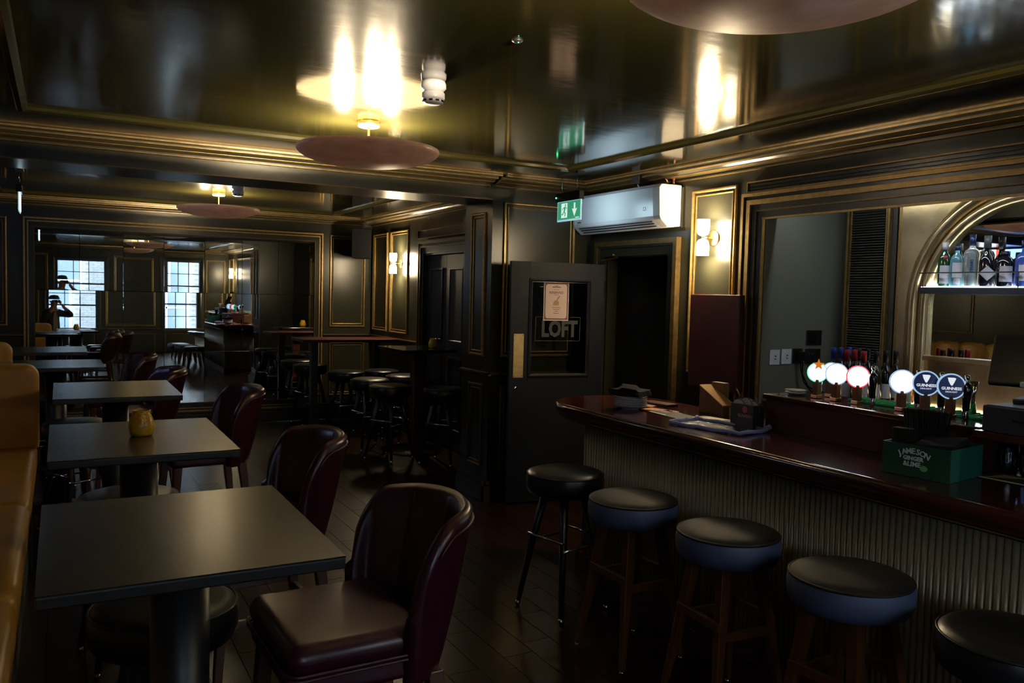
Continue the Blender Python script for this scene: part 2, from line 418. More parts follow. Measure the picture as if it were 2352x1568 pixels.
# recess behind the bar
w_rec = struct(MB().box(XR + .002, 4.739, 3.924, 3.9299, 0, 2.42).box(XR + .1, 4.84, 3.93, 4.03, 0, 2.5).box(4.74, 4.84, 1.1, 3.93, 0, 2.5).box(XR + .1, 4.84, 1.1, 1.2, 0, 2.5).box(XR + .1, 4.84, 1.1, 4.03, 2.42, 2.5).build('wall_recess', 'recess_paint'))
# passage behind the open door
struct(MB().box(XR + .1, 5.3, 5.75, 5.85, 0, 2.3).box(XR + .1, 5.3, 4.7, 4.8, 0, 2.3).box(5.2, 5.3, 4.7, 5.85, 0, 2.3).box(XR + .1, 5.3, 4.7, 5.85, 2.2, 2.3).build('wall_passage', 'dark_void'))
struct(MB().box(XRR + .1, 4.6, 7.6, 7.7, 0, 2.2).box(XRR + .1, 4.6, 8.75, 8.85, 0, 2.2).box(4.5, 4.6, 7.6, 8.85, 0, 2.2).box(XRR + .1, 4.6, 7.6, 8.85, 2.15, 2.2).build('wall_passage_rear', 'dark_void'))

# mouldings ----------------------------------------------------------
X_, Y_, Z_ = Vector((1, 0, 0)), Vector((0, 1, 0)), Vector((0, 0, 1))
# cornice: (projection from wall, z); dark body and gilt beads
CORN = [(0, 2.535), (.03, 2.535), (.03, 2.548), (.06, 2.552), (.11, 2.560), (.13, 2.575), (.165, 2.578), (.165, 2.588), (.235, 2.592), (.235, ZC), (0, ZC)]
GB = [[(0, 2.530), (.034, 2.530), (.034, 2.538), (0, 2.538)], [(.062, 2.549), (.108, 2.556), (.108, 2.560), (.062, 2.554)],
      [(.13, 2.571), (.168, 2.574), (.168, 2.580), (.13, 2.579)], [(.222, 2.586), (.240, 2.586), (.240, 2.596), (.222, 2.596)]]
def cornice(wall, where, a, b):
    f = {'right': lambda p: (XR - p[0], p[1]), 'left': lambda p: (XL + p[0], p[1]), 'rr': lambda p: (XRR - p[0], p[1]), 'lr': lambda p: (XLR + p[0], p[1]),
         'beam': lambda p: (YB - p[0], p[1]), 'back': lambda p: (YM - p[0], p[1]), 'front': lambda p: (FY + p[0], p[1]), 'beamback': lambda p: (YB + .5 + p[0], p[1])}[where]
    ax = 'y' if where in ('right', 'left', 'rr', 'lr') else 'x'
    MB().prism([f(p) for p in CORN], a, b, ax).build('cornice', 'wall_paint', wall)
    for k, g in enumerate(GB): MB().prism([f(p) for p in g], a, b, ax).build('cornice_bead', 'gilt_dull', wall)
cornice(w_r, 'right', FY, YB); cornice(w_l, 'left', FY, YB); cornice(beam, 'beam', XL, 3.0); cornice(w_m, 'beam', 3.04, XR)
cornice(w_rr, 'rr', YB + .5, YM); cornice(w_lr, 'lr', YB + .5, YM); cornice(w_b, 'back', XLR, XRR); cornice(w_f, 'front', XL, XR); cornice(beam, 'beamback', XLR, XRR)
MB().box(XLR, 3.04, YB - .004, YB, 2.428, 2.436).build('beam_edge_bead', 'gilt_dull', beam)
# dado rails and skirtings
def rail(wall, where, a, b, z0=1.02, z1=1.055, d=.035, mt='gilt_dull', name='dado_rail', d2=.02):
    f = {'right': (XR, -1, 'y'), 'left': (XL, 1, 'y'), 'rr': (XRR, -1, 'y'), 'lr': (XLR, 1, 'y'), 'mid': (YB, -1, 'x'), 'back': (YM, -1, 'x'), 'front': (FY, 1, 'x'), 'jamb': (3.04, -1, 'y')}[where]
    pl = [(f[0], z0), (f[0] + f[1] * d2, z0), (f[0] + f[1] * d, z0 + .012), (f[0] + f[1] * d, z1), (f[0], z1)]
    return MB().prism(pl, a, b, f[2]).build(name, mt, wall)
def skirting(wall, where, a, b):
    rail(wall, where, a, b, 0, .125, .045, 'wall_paint', 'skirting', .045)
    rail(wall, where, a, b, .125, .133, .040, 'gilt_dull', 'skirting_bead', .040)
    rail(wall, where, a, b, .133, .160, .026, 'wall_paint', 'skirting', .026)
    rail(wall, where, a, b, .160, .167, .020, 'gilt_dull', 'skirting_bead', .020)
for wl, wh, a, b in ((w_m, 'mid', 2.995, XR), (w_m, 'jamb', YB - .04, YB + .5), (w_b, 'back', XLR, XRR), (w_rr, 'rr', YB + .5, 7.6), (w_rr, 'rr', 8.9, YM), (w_f, 'front', XL, XR), (w_l, 'left', FY, 5.6), (w_r, 'right', 5.75, YB), (w_r, 'right', FY, 1.0)):
    skirting(wl, wh, a, b)
for wl, wh, a, b in ((w_m, 'mid', 3.005, XR), (w_m, 'jamb', YB - .035, YB + .5), (w_b, 'back', 3.0, XRR), (w_b, 'back', XLR, -.35), (w_rr, 'rr', 8.9, YM), (w_f, 'front', XL, XR), (w_l, 'left', FY, 5.6), (w_r, 'right', FY, 1.0)):
    rail(wl, wh, a, b, z0=1.02 if wh not in ('back', 'rr') else 1.08, z1=1.045 if wh not in ('back', 'rr') else 1.105)
# wall panels
panel(w_m, (0, YB, 0), X_, Z_, -Y_, 3.14, 3.82, 1.17, 2.42)            # right of the pillar edge
panel(w_m, (0, YB, 0), X_, Z_, -Y_, 3.14, 3.82, .26, .94, 'gilt_dull')
panel(w_m, (3.04, 0, 0), Y_, Z_, -X_, YB + .10, YB + .36, 1.17, 2.34)      # pillar face
panel(w_m, (3.04, 0, 0), Y_, Z_, -X_, YB + .10, YB + .36, .26, .94, 'gilt_dull')
panel(w_r, (XR, 0, 0), Y_, Z_, -X_, 4.18, 4.63, 1.15, 2.45)             # behind the near wall light
panel(w_r, (XR, 0, 0), Y_, Z_, -X_, -.9, .9, 1.15, 2.40); panel(w_r, (XR, 0, 0), Y_, Z_, -X_, -2.05, -1.45, 1.15, 2.40)
panel(w_r, (XR, 0, 0), Y_, Z_, -X_, -.9, .9, .26, .94, 'gilt_dull')
panel(w_rr, (XRR, 0, 0), Y_, Z_, -X_, 9.27, 9.86, 1.17, 2.42); panel(w_rr, (XRR, 0, 0), Y_, Z_, -X_, 9.98, 10.50, 1.17, 2.42)
panel(w_b, (0, YM, 0), X_, Z_, -Y_, 3.085, 3.56, 1.20, 2.39); panel(w_b, (0, YM, 0), X_, Z_, -Y_, 3.085, 3.56, .3, 1.0, 'gilt_dull')
panel(w_b, (0, YM, 0), X_, Z_, -Y_, -1.1, -.50, 1.20, 2.39)
panel(w_f, (0, FY, 0), X_, Z_, Y_, 1.05, 2.2, 1.12, 2.36); panel(w_f, (0, FY, 0), X_, Z_, Y_, 1.05, 2.2, .26, .92, 'gilt_dull')
panel(w_f, (0, FY, 0), X_, Z_, Y_, -.85, -.42, 1.12, 2.36); panel(w_f, (0, FY, 0), X_, Z_, Y_, 3.42, 3.9, 1.12, 2.36); panel(w_f, (0, FY, 0), X_, Z_, Y_, -.2, .8, .26, .92, 'gilt_dull'); panel(w_f, (0, FY, 0), X_, Z_, Y_, 2.45, 3.25, .26, .92, 'gilt_dull')
for k in range(1, 5): panel(w_l, (XL, 0, 0), Y_, Z_, X_, -1.9 + k * 1.5, -.6 + k * 1.5, 1.32, 2.38, 'gilt_dull')
for k in range(3): panel(w_lr, (XLR, 0, 0), Y_, Z_, X_, 6.62 + k * 1.3, 7.75 + k * 1.3, 1.32, 2.38, 'gilt_dull')

# architrave of the bar opening and its header
def arch_frame(wall, O, U, V, N, u0, u1, v0, v1, layers, sides='LTR'):
    """three-sided casing: layers = (offset0, offset1, height, material)"""
    O, U, V, N = Vector(O), Vector(U), Vector(V), Vector(N)
    for (w0, w1, h, mt) in layers:
        def q(path_out, path_in):
            vs = [O + U * a + V * b for a, b in path_out] + [O + U * a + V * b for a, b in path_in]
            vs += [p + N * h for p in vs]; n = len(path_out); fs = []
            for i in range(n - 1):
                fs += [(2 * n + i, 2 * n + i + 1, 3 * n + i + 1, 3 * n + i), (i, i + 1, 2 * n + i + 1, 2 * n + i), (n + i, n + i + 1, 3 * n + i + 1, 3 * n + i)]
            fs += [(0, n, 3 * n, 2 * n), (n - 1, 2 * n - 1, 4 * n - 1, 3 * n - 1)]
            return vs, fs
        po = [(u0 + w0, v0), (u0 + w0, v1 - w0), (u1 - w0, v1 - w0), (u1 - w0, v0)]
        pi = [(u0 + w1, v0), (u0 + w1, v1 - w1), (u1 - w1, v1 - w1), (u1 - w1, v0)]
        vs, fs = q(po, pi); MB().add(vs, fs).build('architrave_bead' if 'gilt' in mt else 'architrave', mt, wall)
LAY = [(0, .022, .05, 'gilt'), (.022, .045, .036, 'wall_paint'), (.045, .075, .046, 'gilt'), (.075, .110, .03, 'wall_paint'), (.110, .120, .032, 'gilt_dull'), (.120, .160, .022, 'wall_paint'), (.160, .172, .02, 'gilt')]
arch_frame(w_r, (XR, 0, 0), Y_, Z_, -X_, 1.03, 4.10, 0, 2.375, LAY)
MB().box(XR - .03, XR, 1.05, 4.06, 2.38, 2.448).build('bar_header', 'wall_paint', w_r)
mb = MB(); ring(mb, (XR - .03, 0, 0), Y_, Z_, -X_, 1.05, 4.06, 2.378, 2.450, [(0, 0), (0, .014), (.008, .014), (.008, 0)]); mb.build('header_bead', 'gilt', w_r)
MB().box(XR - .045, XR - .028, 1.08, 4.03, 2.398, 2.406).box(XR - .045, XR - .028, 1.08, 4.03, 2.418, 2.430).build('header_reed', 'wall_paint', w_r)
# door casing (near door)
LAYD = [(0, .040, .045, 'gilt_dull'), (.040, .055, .036, 'wall_paint'), (.055, .12, .022, 'wall_paint')]
arch_frame(w_r, (XR, 0, 0), Y_, Z_, -X_, 4.745, 5.80, 0, 2.13, LAYD)
# rear doorway casing and dark double doors
LAYR = [(0, .03, .04, 'gilt_dull'), (.03, .06, .03, 'wall_paint'), (.06, .075, .036, 'gilt_dull'), (.075, .14, .02, 'wall_paint')]
arch_frame(w_rr, (XRR, 0, 0), Y_, Z_, -X_, 7.55, 8.90, 0, 2.26, LAYR)
MB().box(XRR - .03, XRR, 7.55, 8.90, 2.29, 2.38).build('door_header', 'wall_paint', w_rr)
mb = MB(); ring(mb, (XRR - .03, 0, 0), Y_, Z_, -X_, 7.55, 8.90, 2.285, 2.385, [(0, 0), (0, .012), (.01, .012), (.01, 0)]); mb.build('header_bead', 'gilt_dull', w_rr)
d2 = struct(MB().box(XRR + .03, XRR + .07, 7.7, 8.22, .01, 2.09).box(XRR + .03, XRR + .07, 8.23, 8.75, .01, 2.09).build('door_2', 'door_paint'))
for a in (7.78, 8.31):
    mb = MB(); ring(mb, (XRR + .03, 0, 0), Y_, Z_, -X_, a, a + .36, 1.15, 1.95, [(0, 0), (0, .01), (.02, .012), (.03, 0)]); ring(mb, (XRR + .03, 0, 0), Y_, Z_, -X_, a, a + .36, .2, 1.0, [(0, 0), (0, .01), (.02, .012), (.03, 0)]); mb.build('door_panel_moulding', 'door_paint', d2)

# windows in the front wall ------------------------------------------
for n, (a, b, c, d) in enumerate(WINDOWS):
    fr = MB().box(a, a + .05, FY - .14, FY - .04, c, d).box(b - .05, b, FY - .14, FY - .04, c, d).box(a + .05, b - .05, FY - .14, FY - .04, c, c + .05).box(a + .05, b - .05, FY - .14, FY - .04, d - .06, d)
    w = struct(fr.build('window_%d' % (n + 1), 'sash_paint'))
    x0, x1, z0, z1 = a + .05, b - .05, c + .05, d - .06; zm = (z0 + z1) / 2
    MB().box(x0, x1, FY - .12, FY - .06, zm - .02, zm + .02).build('meeting_rail', 'sash_paint', w)
    MB().box(a - .03, b + .03, FY - .03, FY + .05, c - .03, c).build('window_sill', 'sash_paint', w)
    mbz = MB(); ring(mbz, (0, FY, 0), X_, Z_, Y_, a - .07, b + .07, c - .02, d + .07, [(0, 0), (0, .025), (.03, .03), (.065, .018), (.07, 0)]); mbz.build('window_casing', 'wall_paint', w)
    for k in (1, 2):
        xx = x0 + (x1 - x0) * k / 3; MB().box(xx - .009, xx + .009, FY - .11, FY - .07, z0, z1).build('glazing_bar', 'sash_paint', w)
    for (za, zb) in ((z0, zm - .02), (zm + .02, z1)):
        zz = (za + zb) / 2; MB().box(x0, x1, FY - .11, FY - .07, zz - .009, zz + .009).build('glazing_bar', 'sash_paint', w)
        for k in range(3):
            p0 = x0 + (x1 - x0) * k / 3 + .009 * (k > 0); p1 = x0 + (x1 - x0) * (k + 1) / 3 - .009 * (k < 2)
            for (q0, q1) in ((za, zz - .009), (zz + .009, zb)):
                MB().box(p0, p1, FY - .092, FY - .088, q0, q1).build('pane', 'window_glass', w)
w = struct(MB().box(XL - .09, XL - .03, sy0, sy0 + .05, sz0, sz1).box(XL - .09, XL - .03, sy1 - .05, sy1, sz0, sz1).box(XL - .09, XL - .03, sy0 + .05, sy1 - .05, sz0, sz0 + .05).box(XL - .09, XL - .03, sy0 + .05, sy1 - .05, sz1 - .05, sz1).build('window_3', 'sash_paint'))  # added window out of view, brings bluish daylight to the bar side
MB().box(XL - .08, XL - .04, sy0 + .05, sy1 - .05, 1.80, 1.84).build('meeting_rail', 'sash_paint', w)
for k in (1, 2): yy = sy0 + .05 + (sy1 - sy0 - .1) * k / 3; MB().box(XL - .075, XL - .045, yy - .009, yy + .009, sz0 + .05, sz1 - .05).build('glazing_bar', 'sash_paint', w)
for k in range(3):
    ya, yb_ = sy0 + .05 + (sy1 - sy0 - .1) * k / 3, sy0 + .05 + (sy1 - sy0 - .1) * (k + 1) / 3
    for (za, zb) in ((sz0 + .05, 1.80), (1.84, sz1 - .05)): MB().box(XL - .062, XL - .058, ya + .009 * (k > 0), yb_ - .009 * (k < 2), za, zb).build('pane', 'window_glass', w)
# ---- outside: street and the building opposite
struct(MB().box(-12, 16, -12.5, FY - .25, -.4, -.3).build('street_ground', 'asphalt'))
bld = thing('street_building', 'pale building across the street outside the front windows', 'building', (0, -9.5, -.3))
MB().box(-9, 13, -.5, 0, 0, 3.9).build('wall', 'mortar', bld)
for bx in (-8.2, -4.6, -1.0, 2.6, 6.2, 9.8):
    for bz in (1.0,):
        MB().box(bx - .08, bx + 1.38, 0, .05, bz - .1, bz + 2.1).build('window_surround', 'render_white', bld)
        wn = MB().box(bx, bx + 1.3, .05, .07, bz, bz + 2.0).build('window', 'far_glass', bld)
        MB().box(bx + .62, bx + .68, .07, .10, bz, bz + 2.0).box(bx, bx + 1.3, .07, .10, bz + .97, bz + 1.03).build('glazing_bar', 'render_white', wn)
MB().box(-9, 13, 0, .06, 3.35, 3.75).build('string_course', 'render_white', bld)
mb = MB()
for r_ in range(47):
    zz = .02 + r_ * .081
    for k in range(92):
        xx = -9 + k * .24 + (.12 if r_ % 2 else 0)
        if any(bx - .25 < xx < bx + 1.42 for bx in (-8.2, -4.6, -1.0, 2.6, 6.2, 9.8)) and (.85 < zz < 3.15 or 4.15 < zz < 6.45): continue
        if 3.28 < zz < 3.76: continue
        mb.add([(xx, .0, zz), (xx + .228, .0, zz), (xx + .228, .0, zz + .07), (xx, .0, zz + .07), (xx, .012, zz), (xx + .228, .012, zz), (xx + .228, .012, zz + .07), (xx, .012, zz + .07)], [(4, 5, 6, 7), (0, 1, 5, 4), (2, 3, 7, 6)])
o = mb.build('bricks', 'brick', bld); o['kind'] = 'stuff'

# ================================================================== MIRROR WALL
mir = thing('wall_mirror', 'large tiled wall mirror in a gilt frame on the far wall', 'mirror', (0, YM, 0))
mx = [-.237, .204, .652, 1.088, 1.543, 1.98, 2.42, 2.875]; mz = [.21, .895, 1.604, 2.265]
random.seed(3)
for r_ in range(3):
    for k in range(7):
        w, h = mx[k + 1] - mx[k] - .002, mz[r_ + 1] - mz[r_] - .002
        t = MB().box(-w / 2, w / 2, 0, .006, -h / 2, h / 2).build('mirror_tile', 'mirror', mir, bevel=.002, bseg=1)
        t.location = ((mx[k] + mx[k + 1]) / 2, -.022, (mz[r_] + mz[r_ + 1]) / 2)
        yaw, tilt = random.uniform(-.12, .12), random.uniform(-.05, .05)
        if r_ == 2 and k < 2: yaw, tilt = -.40, .1
        if r_ == 1: tilt = -1.1 if k < 4 else random.uniform(-.35, -.1)
        t.rotation_euler = (R(tilt), 0, R(yaw))
MB().box(-.25, 2.89, -.006, 0, .2, 2.28).build('backing_board', 'black_plastic', mir)
for (w0, w1, h, mt, nm) in ((0, .018, .045, 'gilt', 'frame_bead'), (.018, .036, .03, 'wall_paint', 'frame_moulding'), (.036, .050, .042, 'gilt', 'frame_bead'), (.050, .108, .036, 'wall_paint', 'frame_moulding'), (.1, .108, .04, 'gilt_dull', 'frame_bead')):
    mb = MB(); ring(mb, (0, 0, 0), X_, Z_, -Y_, -.345, 2.985, .17, 2.40, [(w0, 0), (w0, h), (w1, h), (w1, 0)]); mb.build(nm, mt, mir)

# ================================================================== NEAR DOOR (open leaf)
A = Vector((3.13, 5.76, 0)); B = Vector((3.95, 5.66, 0)); U = (B - A).normalized(); Nn = Vector((U.y, -U.x, 0)); LW = (B - A).length
door = thing('door_1', 'open dark navy door with glazed panel and brass push plate', 'door', A, math.atan2(U.y, U.x))
door['kind'] = 'structure'
# local: x along leaf from free edge, -y towards the camera
T = .02
MB().box(0, .165, -T, T, .012, 1.945).build('stile', 'door_paint', door, bevel=.002, bseg=1)
MB().box(.69, LW, -T, T, .012, 1.945).build('stile', 'door_paint', door, bevel=.002, bseg=1)
MB().box(.165, .69, -T, T, 1.80, 1.945).build('top_rail', 'door_paint', door)
MB().box(.165, .69, -T, T, .012, 1.03).build('bottom_rail', 'door_paint', door)
mb = MB(); ring(mb, (0, -T, 0), X_, Z_, -Y_, .155, .70, 1.02, 1.812, [(0, 0), (0, .008), (.012, .012), (.022, .004), (.03, 0)]); mb.build('glazing_bead', 'door_paint', door)
mb = MB(); ring(mb, (0, -T, 0), X_, Z_, -Y_, .176, .679, 1.04, 1.79, [(0, -.006), (0, .003), (.005, .003), (.005, -.006)]); mb.build('glazing_line', 'chrome', door)
MB().box(.165, .69, -.003, .003, 1.03, 1.80).build('glass_pane', 'door_glass', door)
pp = MB().box(.032, .118, -T - .003, -T, 1.02, 1.37).build('push_plate', 'brass_worn', door, bevel=.001, bseg=1)
for sx in (.042, .108):
    for sz in (1.032, 1.358): MB().lathe([(.0035, 0), (.0035, .001), (.001, .0015)], 10, basis((sx, -T - .003, sz), X_, Z_, -Y_)).build('screw', 'black_metal', pp)
lk = MB().lathe([(.016, 0), (.016, .002), (.012, .004), (.0, .004)], 20, basis((.059, -T, .934), X_, Z_, -Y_)).build('lock_cylinder', 'chrome', door)
MB().box(.057, .061, -T - .0052, -T - .0035, .922, .940).build('keyhole', 'black_plastic', lk)
MB().box(LW - .004, LW + .006, -T - .004, -T + .012, 1.70, 1.81).build('hinge', 'chrome', door); MB().box(LW - .004, LW + .006, -T - .004, -T + .012, .25, .36).build('hinge', 'chrome', door)
# etched lettering on the pane
Mt = basis((.435, -.0045, 1.405), X_, Z_, -Y_)
text('LOFT', .168, 'etched', door, Mt @ Matrix.Diagonal((.80, 1.05, 1, 1)), bold=.007, spacing=1.0, name='etched_lettering')
mb = MB(); ring(mb, (0, -.004, 0), X_, Z_, -Y_, .222, .622, 1.312, 1.508, [(0, 0), (0, .0008), (.004, .0008), (.004, 0)]); mb.build('etched_border', 'etched', door)
# closer arm
mb = MB().tube([(LW - .02, .02, 1.975), (LW + .06, -.12, 2.0), (LW - .10, -.34, 2.01)], .008, 8); cl_arm = mb.build('closer_arm', 'brass', door)
MB().box(LW - .2, LW - .02, T, T + .05, 1.90, 1.945).build('closer_body', 'brass', door)
# poster on the glass
pos = thing('reserved_poster', 'cream and burgundy notice taped to the glass of the door', 'poster', A, math.atan2(U.y, U.x))
MB().box(.288, .510, -.0075, -.0065, 1.478, 1.788).build('sheet', 'poster_edge', pos)
MB().box(.293, .505, -.0079, -.0075, 1.484, 1.783).build('printed_border', 'poster_border', pos)
pl = []; 
for (cx, cy, a0) in ((.475, 1.745, 0), (.323, 1.745, 90), (.323, 1.522, 180), (.475, 1.522, 270)):
    for k in range(6): a = R(a0 + 18 * k); pl.append((cx + .018 * math.cos(a), cy + .026 * math.sin(a)))
MB().prism(pl, -.0083, -.0079, 'y').build('printed_field', 'poster_paper', pos)
def ptxt(s, sz, u, z, mt, bold=0): text(s, sz, mt, pos, basis((u, -.0087, z), X_, Z_, -Y_), bold=bold, name='printed_lettering')
for (u_, z_, w_, h_) in ((.399, 1.756, .030, .004), (.399, 1.744, .074, .008), (.399, 1.726, .050, .003), (.399, 1.684, .040, .003)): MB().box(u_ - w_ / 2, u_ + w_ / 2, -.0088, -.0083, z_, z_ + h_).build('printed_line', 'ink_brown', pos)
ptxt('RESERVED', .028, .399, 1.703, 'ink_brown', .0006)
for k, (z, w) in enumerate(((1.582, .07), (1.567, .06), (1.552, .03), (1.535, .05))): MB().box(.40 - w / 2, .40 + w / 2, -.0088, -.0083, z, z + .004).build('printed_line', 'ink_brown', pos)
mb = MB().add([(.375, -.0088, 1.60), (.42, -.0088, 1.60), (.425, -.0088, 1.625), (.412, -.0088, 1.64), (.385, -.0088, 1.64), (.372, -.0088, 1.62)], [(0, 1, 2, 3, 4, 5)])
mb.add([(.395, -.0088, 1.637), (.405, -.0088, 1.637), (.433, -.0088, 1.672), (.430, -.0088, 1.683), (.415, -.0088, 1.67)], [(0, 1, 2, 3, 4)])
mb.add([(.36, -.0088, 1.597), (.378, -.0088, 1.605), (.374, -.0088, 1.611)], [(0, 1, 2)])
mb.build('printed_inkwell', 'ink_gold', pos)

# ================================================================== SEATING BUILDERS
def rbox(x0, x1, y0, y1, z0, z1, r, name, mt, parent, seg=4):
    return MB().box(x0, x1, y0, y1, z0, z1).build(name, mt, parent, bevel=r, bseg=seg, autosm=True)
def table(label, x0, x1, y0, y1, z, group, ped=.07):
    cx, cy = (x0 + x1) / 2, (y0 + y1) / 2; hx, hy = (x1 - x0) / 2, (y1 - y0) / 2
    t = thing('pedestal_table', label, 'table', (cx, cy, 0), 0, group)
    MB().box(-hx, hx, -hy, hy, z - .003, z).build('table_top', 'table_top', t)
    MB().box(-hx, hx, -hy, hy, z - .030, z - .0032).build('edge_band', 'table_edge', t, bevel=.004)
    MB().box(-.2, .2, -.2, .2, z - .04, z - .0305).build('top_plate', 'black_metal', t)
    MB().lathe([(ped, .03), (ped, z - .04)], 28).build('pedestal', 'black_metal', t)
    MB().lathe([(.20, 0), (.20, .012), (.185, .02), (.09, .03), (ped, .045)], 36).build('base_plate', 'black_metal', t)
    return t
def chair_proto(label):
    """local: faces -x, origin on the floor under the seat"""
    t = thing('bar_chair', label, 'chair', (0, 0, 0), 0, 'burgundy bar chairs along the window-side tables')
    SZ = .76
    # seat: padded cushion over a band
    rbox(-.235, .17, -.236, .236, SZ - .085, SZ, .042, 'seat', 'burgundy_leather', t, 5)
    rbox(-.225, .17, -.228, .228, SZ - .145, SZ - .078, .018, 'seat_band', 'burgundy_leather', t, 3)
    def rr(hx0, hx1, hy, r, z, n=6):
        out = []
        for (cx, cy, a0) in ((hx1 - r, hy - r, 0), (hx0 + r, hy - r, 90), (hx0 + r, -hy + r, 180), (hx1 - r, -hy + r, 270)):
            for k in range(n): a = R(a0 + 90 * k / (n - 1)); out.append((cx + r * math.cos(a), cy + r * math.sin(a), z))
        return out
    MB().tube(rr(-.239, .16, .237, .04, SZ - .072), .0045, 6, closed=True).tube(rr(-.239, .16, .237, .04, SZ - .084), .0045, 6, closed=True).build('piping', 'burgundy_piping', t)
    # tub back
    nt, nz = 56, 14
    TH = 74.0
    def shell(ti, zi, inner):
        u = -1 + 2 * ti / nt; q = math.sin(abs(u) * PI / 2) * .35 + abs(u) * .65
        th = R(TH * q) * (1 if u >= 0 else -1); s_ = abs(math.sin(th)); c_ = math.cos(th)
        ztop = 1.045 - .03 * q * q
        if q > .72: ztop = .79 + (ztop - .79) * math.sqrt(max(0, 1 - ((q - .72) / .28) ** 2.2))
        zbot = SZ - .16
        z = zbot + (ztop - zbot) * zi
        zz = max(0, z - .60) / .46
        lean = .115 * zz ** .8
        k = .236 if inner else .272
        px = .035 + (k - .055) * (c_ ** .80) + lean * c_ ** 1.1 - .02 * math.sin(PI * min(1, zz)) * q ** 3
        py = (k * .93 + .034 * math.sin(min(1, zz) * PI * .62)) * (s_ ** .86) * (1 if th >= 0 else -1)
        if inner:
            ph = (ti / nt) * 5.0 + .5; puff = .014 * abs(math.sin(PI * ph)) ** .6 * (1 - .6 * zi ** 8)
            d = Vector((px, py)); L_ = d.length
            if L_ > 1e-6: d *= (L_ - puff) / L_; px, py = d
        return (px, py, z)
    vs = []; fs = []
    rows = [(zi / nz, False) for zi in range(nz + 1)]
    for zi in range(nz + 1):
        for ti in range(nt + 1): vs.append(shell(ti, zi / nz, False))
    off = len(vs)
    for zi in range(nz + 1):
        for ti in range(nt + 1): vs.append(shell(ti, zi / nz, True))
    w = nt + 1
    for zi in range(nz):
        for ti in range(nt):
            a = zi * w + ti; fs.append((a, a + 1, a + w + 1, a + w)); a += off; fs.append((a, a + w, a + w + 1, a + 1))
    # rounded rim: one extra arc row
    rim = len(vs)
    for ti in range(nt + 1):
        o_, i_ = Vector(shell(ti, 1, False)), Vector(shell(ti, 1, True)); vs.append(tuple((o_ + i_) / 2 + Vector((0, 0, .022))))
    for ti in range(nt):
        a, b, c = nz * w + ti, rim + ti, off + nz * w + ti
        fs.append((a, a + 1, b + 1, b)); fs.append((b, b + 1, c + 1, c))
    # end caps and bottom
    for ti in (0, nt):
        mid = len(vs)
        for zi in range(nz + 1):
            o_, i_ = Vector(shell(ti, zi / nz, False)), Vector(shell(ti, zi / nz, True)); vs.append(tuple((o_ + i_) / 2 + Vector((-.022, 0, .006))))
        for zi in range(nz):
            fs.append((zi * w + ti, mid + zi, mid + zi + 1, (zi + 1) * w + ti)); fs.append((mid + zi, off + zi * w + ti, off + (zi + 1) * w + ti, mid + zi + 1))
        fs.append((nz * w + ti, mid + nz, rim + ti)); fs.append((mid + nz, off + nz * w + ti, rim + ti))
    for ti in range(nt): fs.append((ti, off + ti, off + ti + 1, ti + 1))
    bk = MB().add(vs, fs, True).build('backrest', 'burgundy_leather', t)
    mb = MB()
    for k in range(0, 5):
        ti = nt * (k + .5) / 5.0
        pts = [Vector(shell(ti, zz, True)) for zz in [i / 14 for i in range(3, 15)]]; mb.tube([p + Vector((-.001 * math.cos(0), 0, 0)) for p in pts], .0022, 5)
    mb.build('seam', 'burgundy_piping', bk)
    MB().tube([Vector(shell(ti, .95, False)) + Vector((.003, .003 * (1 if ti > nt / 2 else -1), 0)) for ti in range(4, nt - 3)], .004, 6).build('piping', 'burgundy_piping', bk)
    for (sx, sy) in ((-1, -1), (-1, 1), (1, -1), (1, 1)):
        x1, y1 = sx * .185, sy * .195; x0, y0 = sx * .245 + .01, sy * .235
        vs = []
        for (cx, cy, z, r) in ((x1, y1, SZ - .145, .024), (x0, y0, 0, .014)):
            vs += [(cx - r, cy - r, z), (cx + r, cy - r, z), (cx + r, cy + r, z), (cx - r, cy + r, z)]
        MB().add(vs, [(0, 1, 2, 3), (4, 5, 6, 7), (0, 1, 5, 4), (1, 2, 6, 5), (2, 3, 7, 6), (3, 0, 4, 7)]).build('leg', 'chair_leg_wood', t, bevel=.004)
    MB().box(-.232, -.212, -.215, .215, .27, .30).build('footrest', 'chrome', t, bevel=.004)
    MB().box(.208, .228, -.215, .215, .30, .33).build('stretcher', 'chair_leg_wood', t, bevel=.003)
    for sy in (-1, 1): MB().box(-.215, .21, sy * .223 - .01, sy * .223 + .01, .33, .36).build('stretcher', 'chair_leg_wood', t, bevel=.003)
    return t
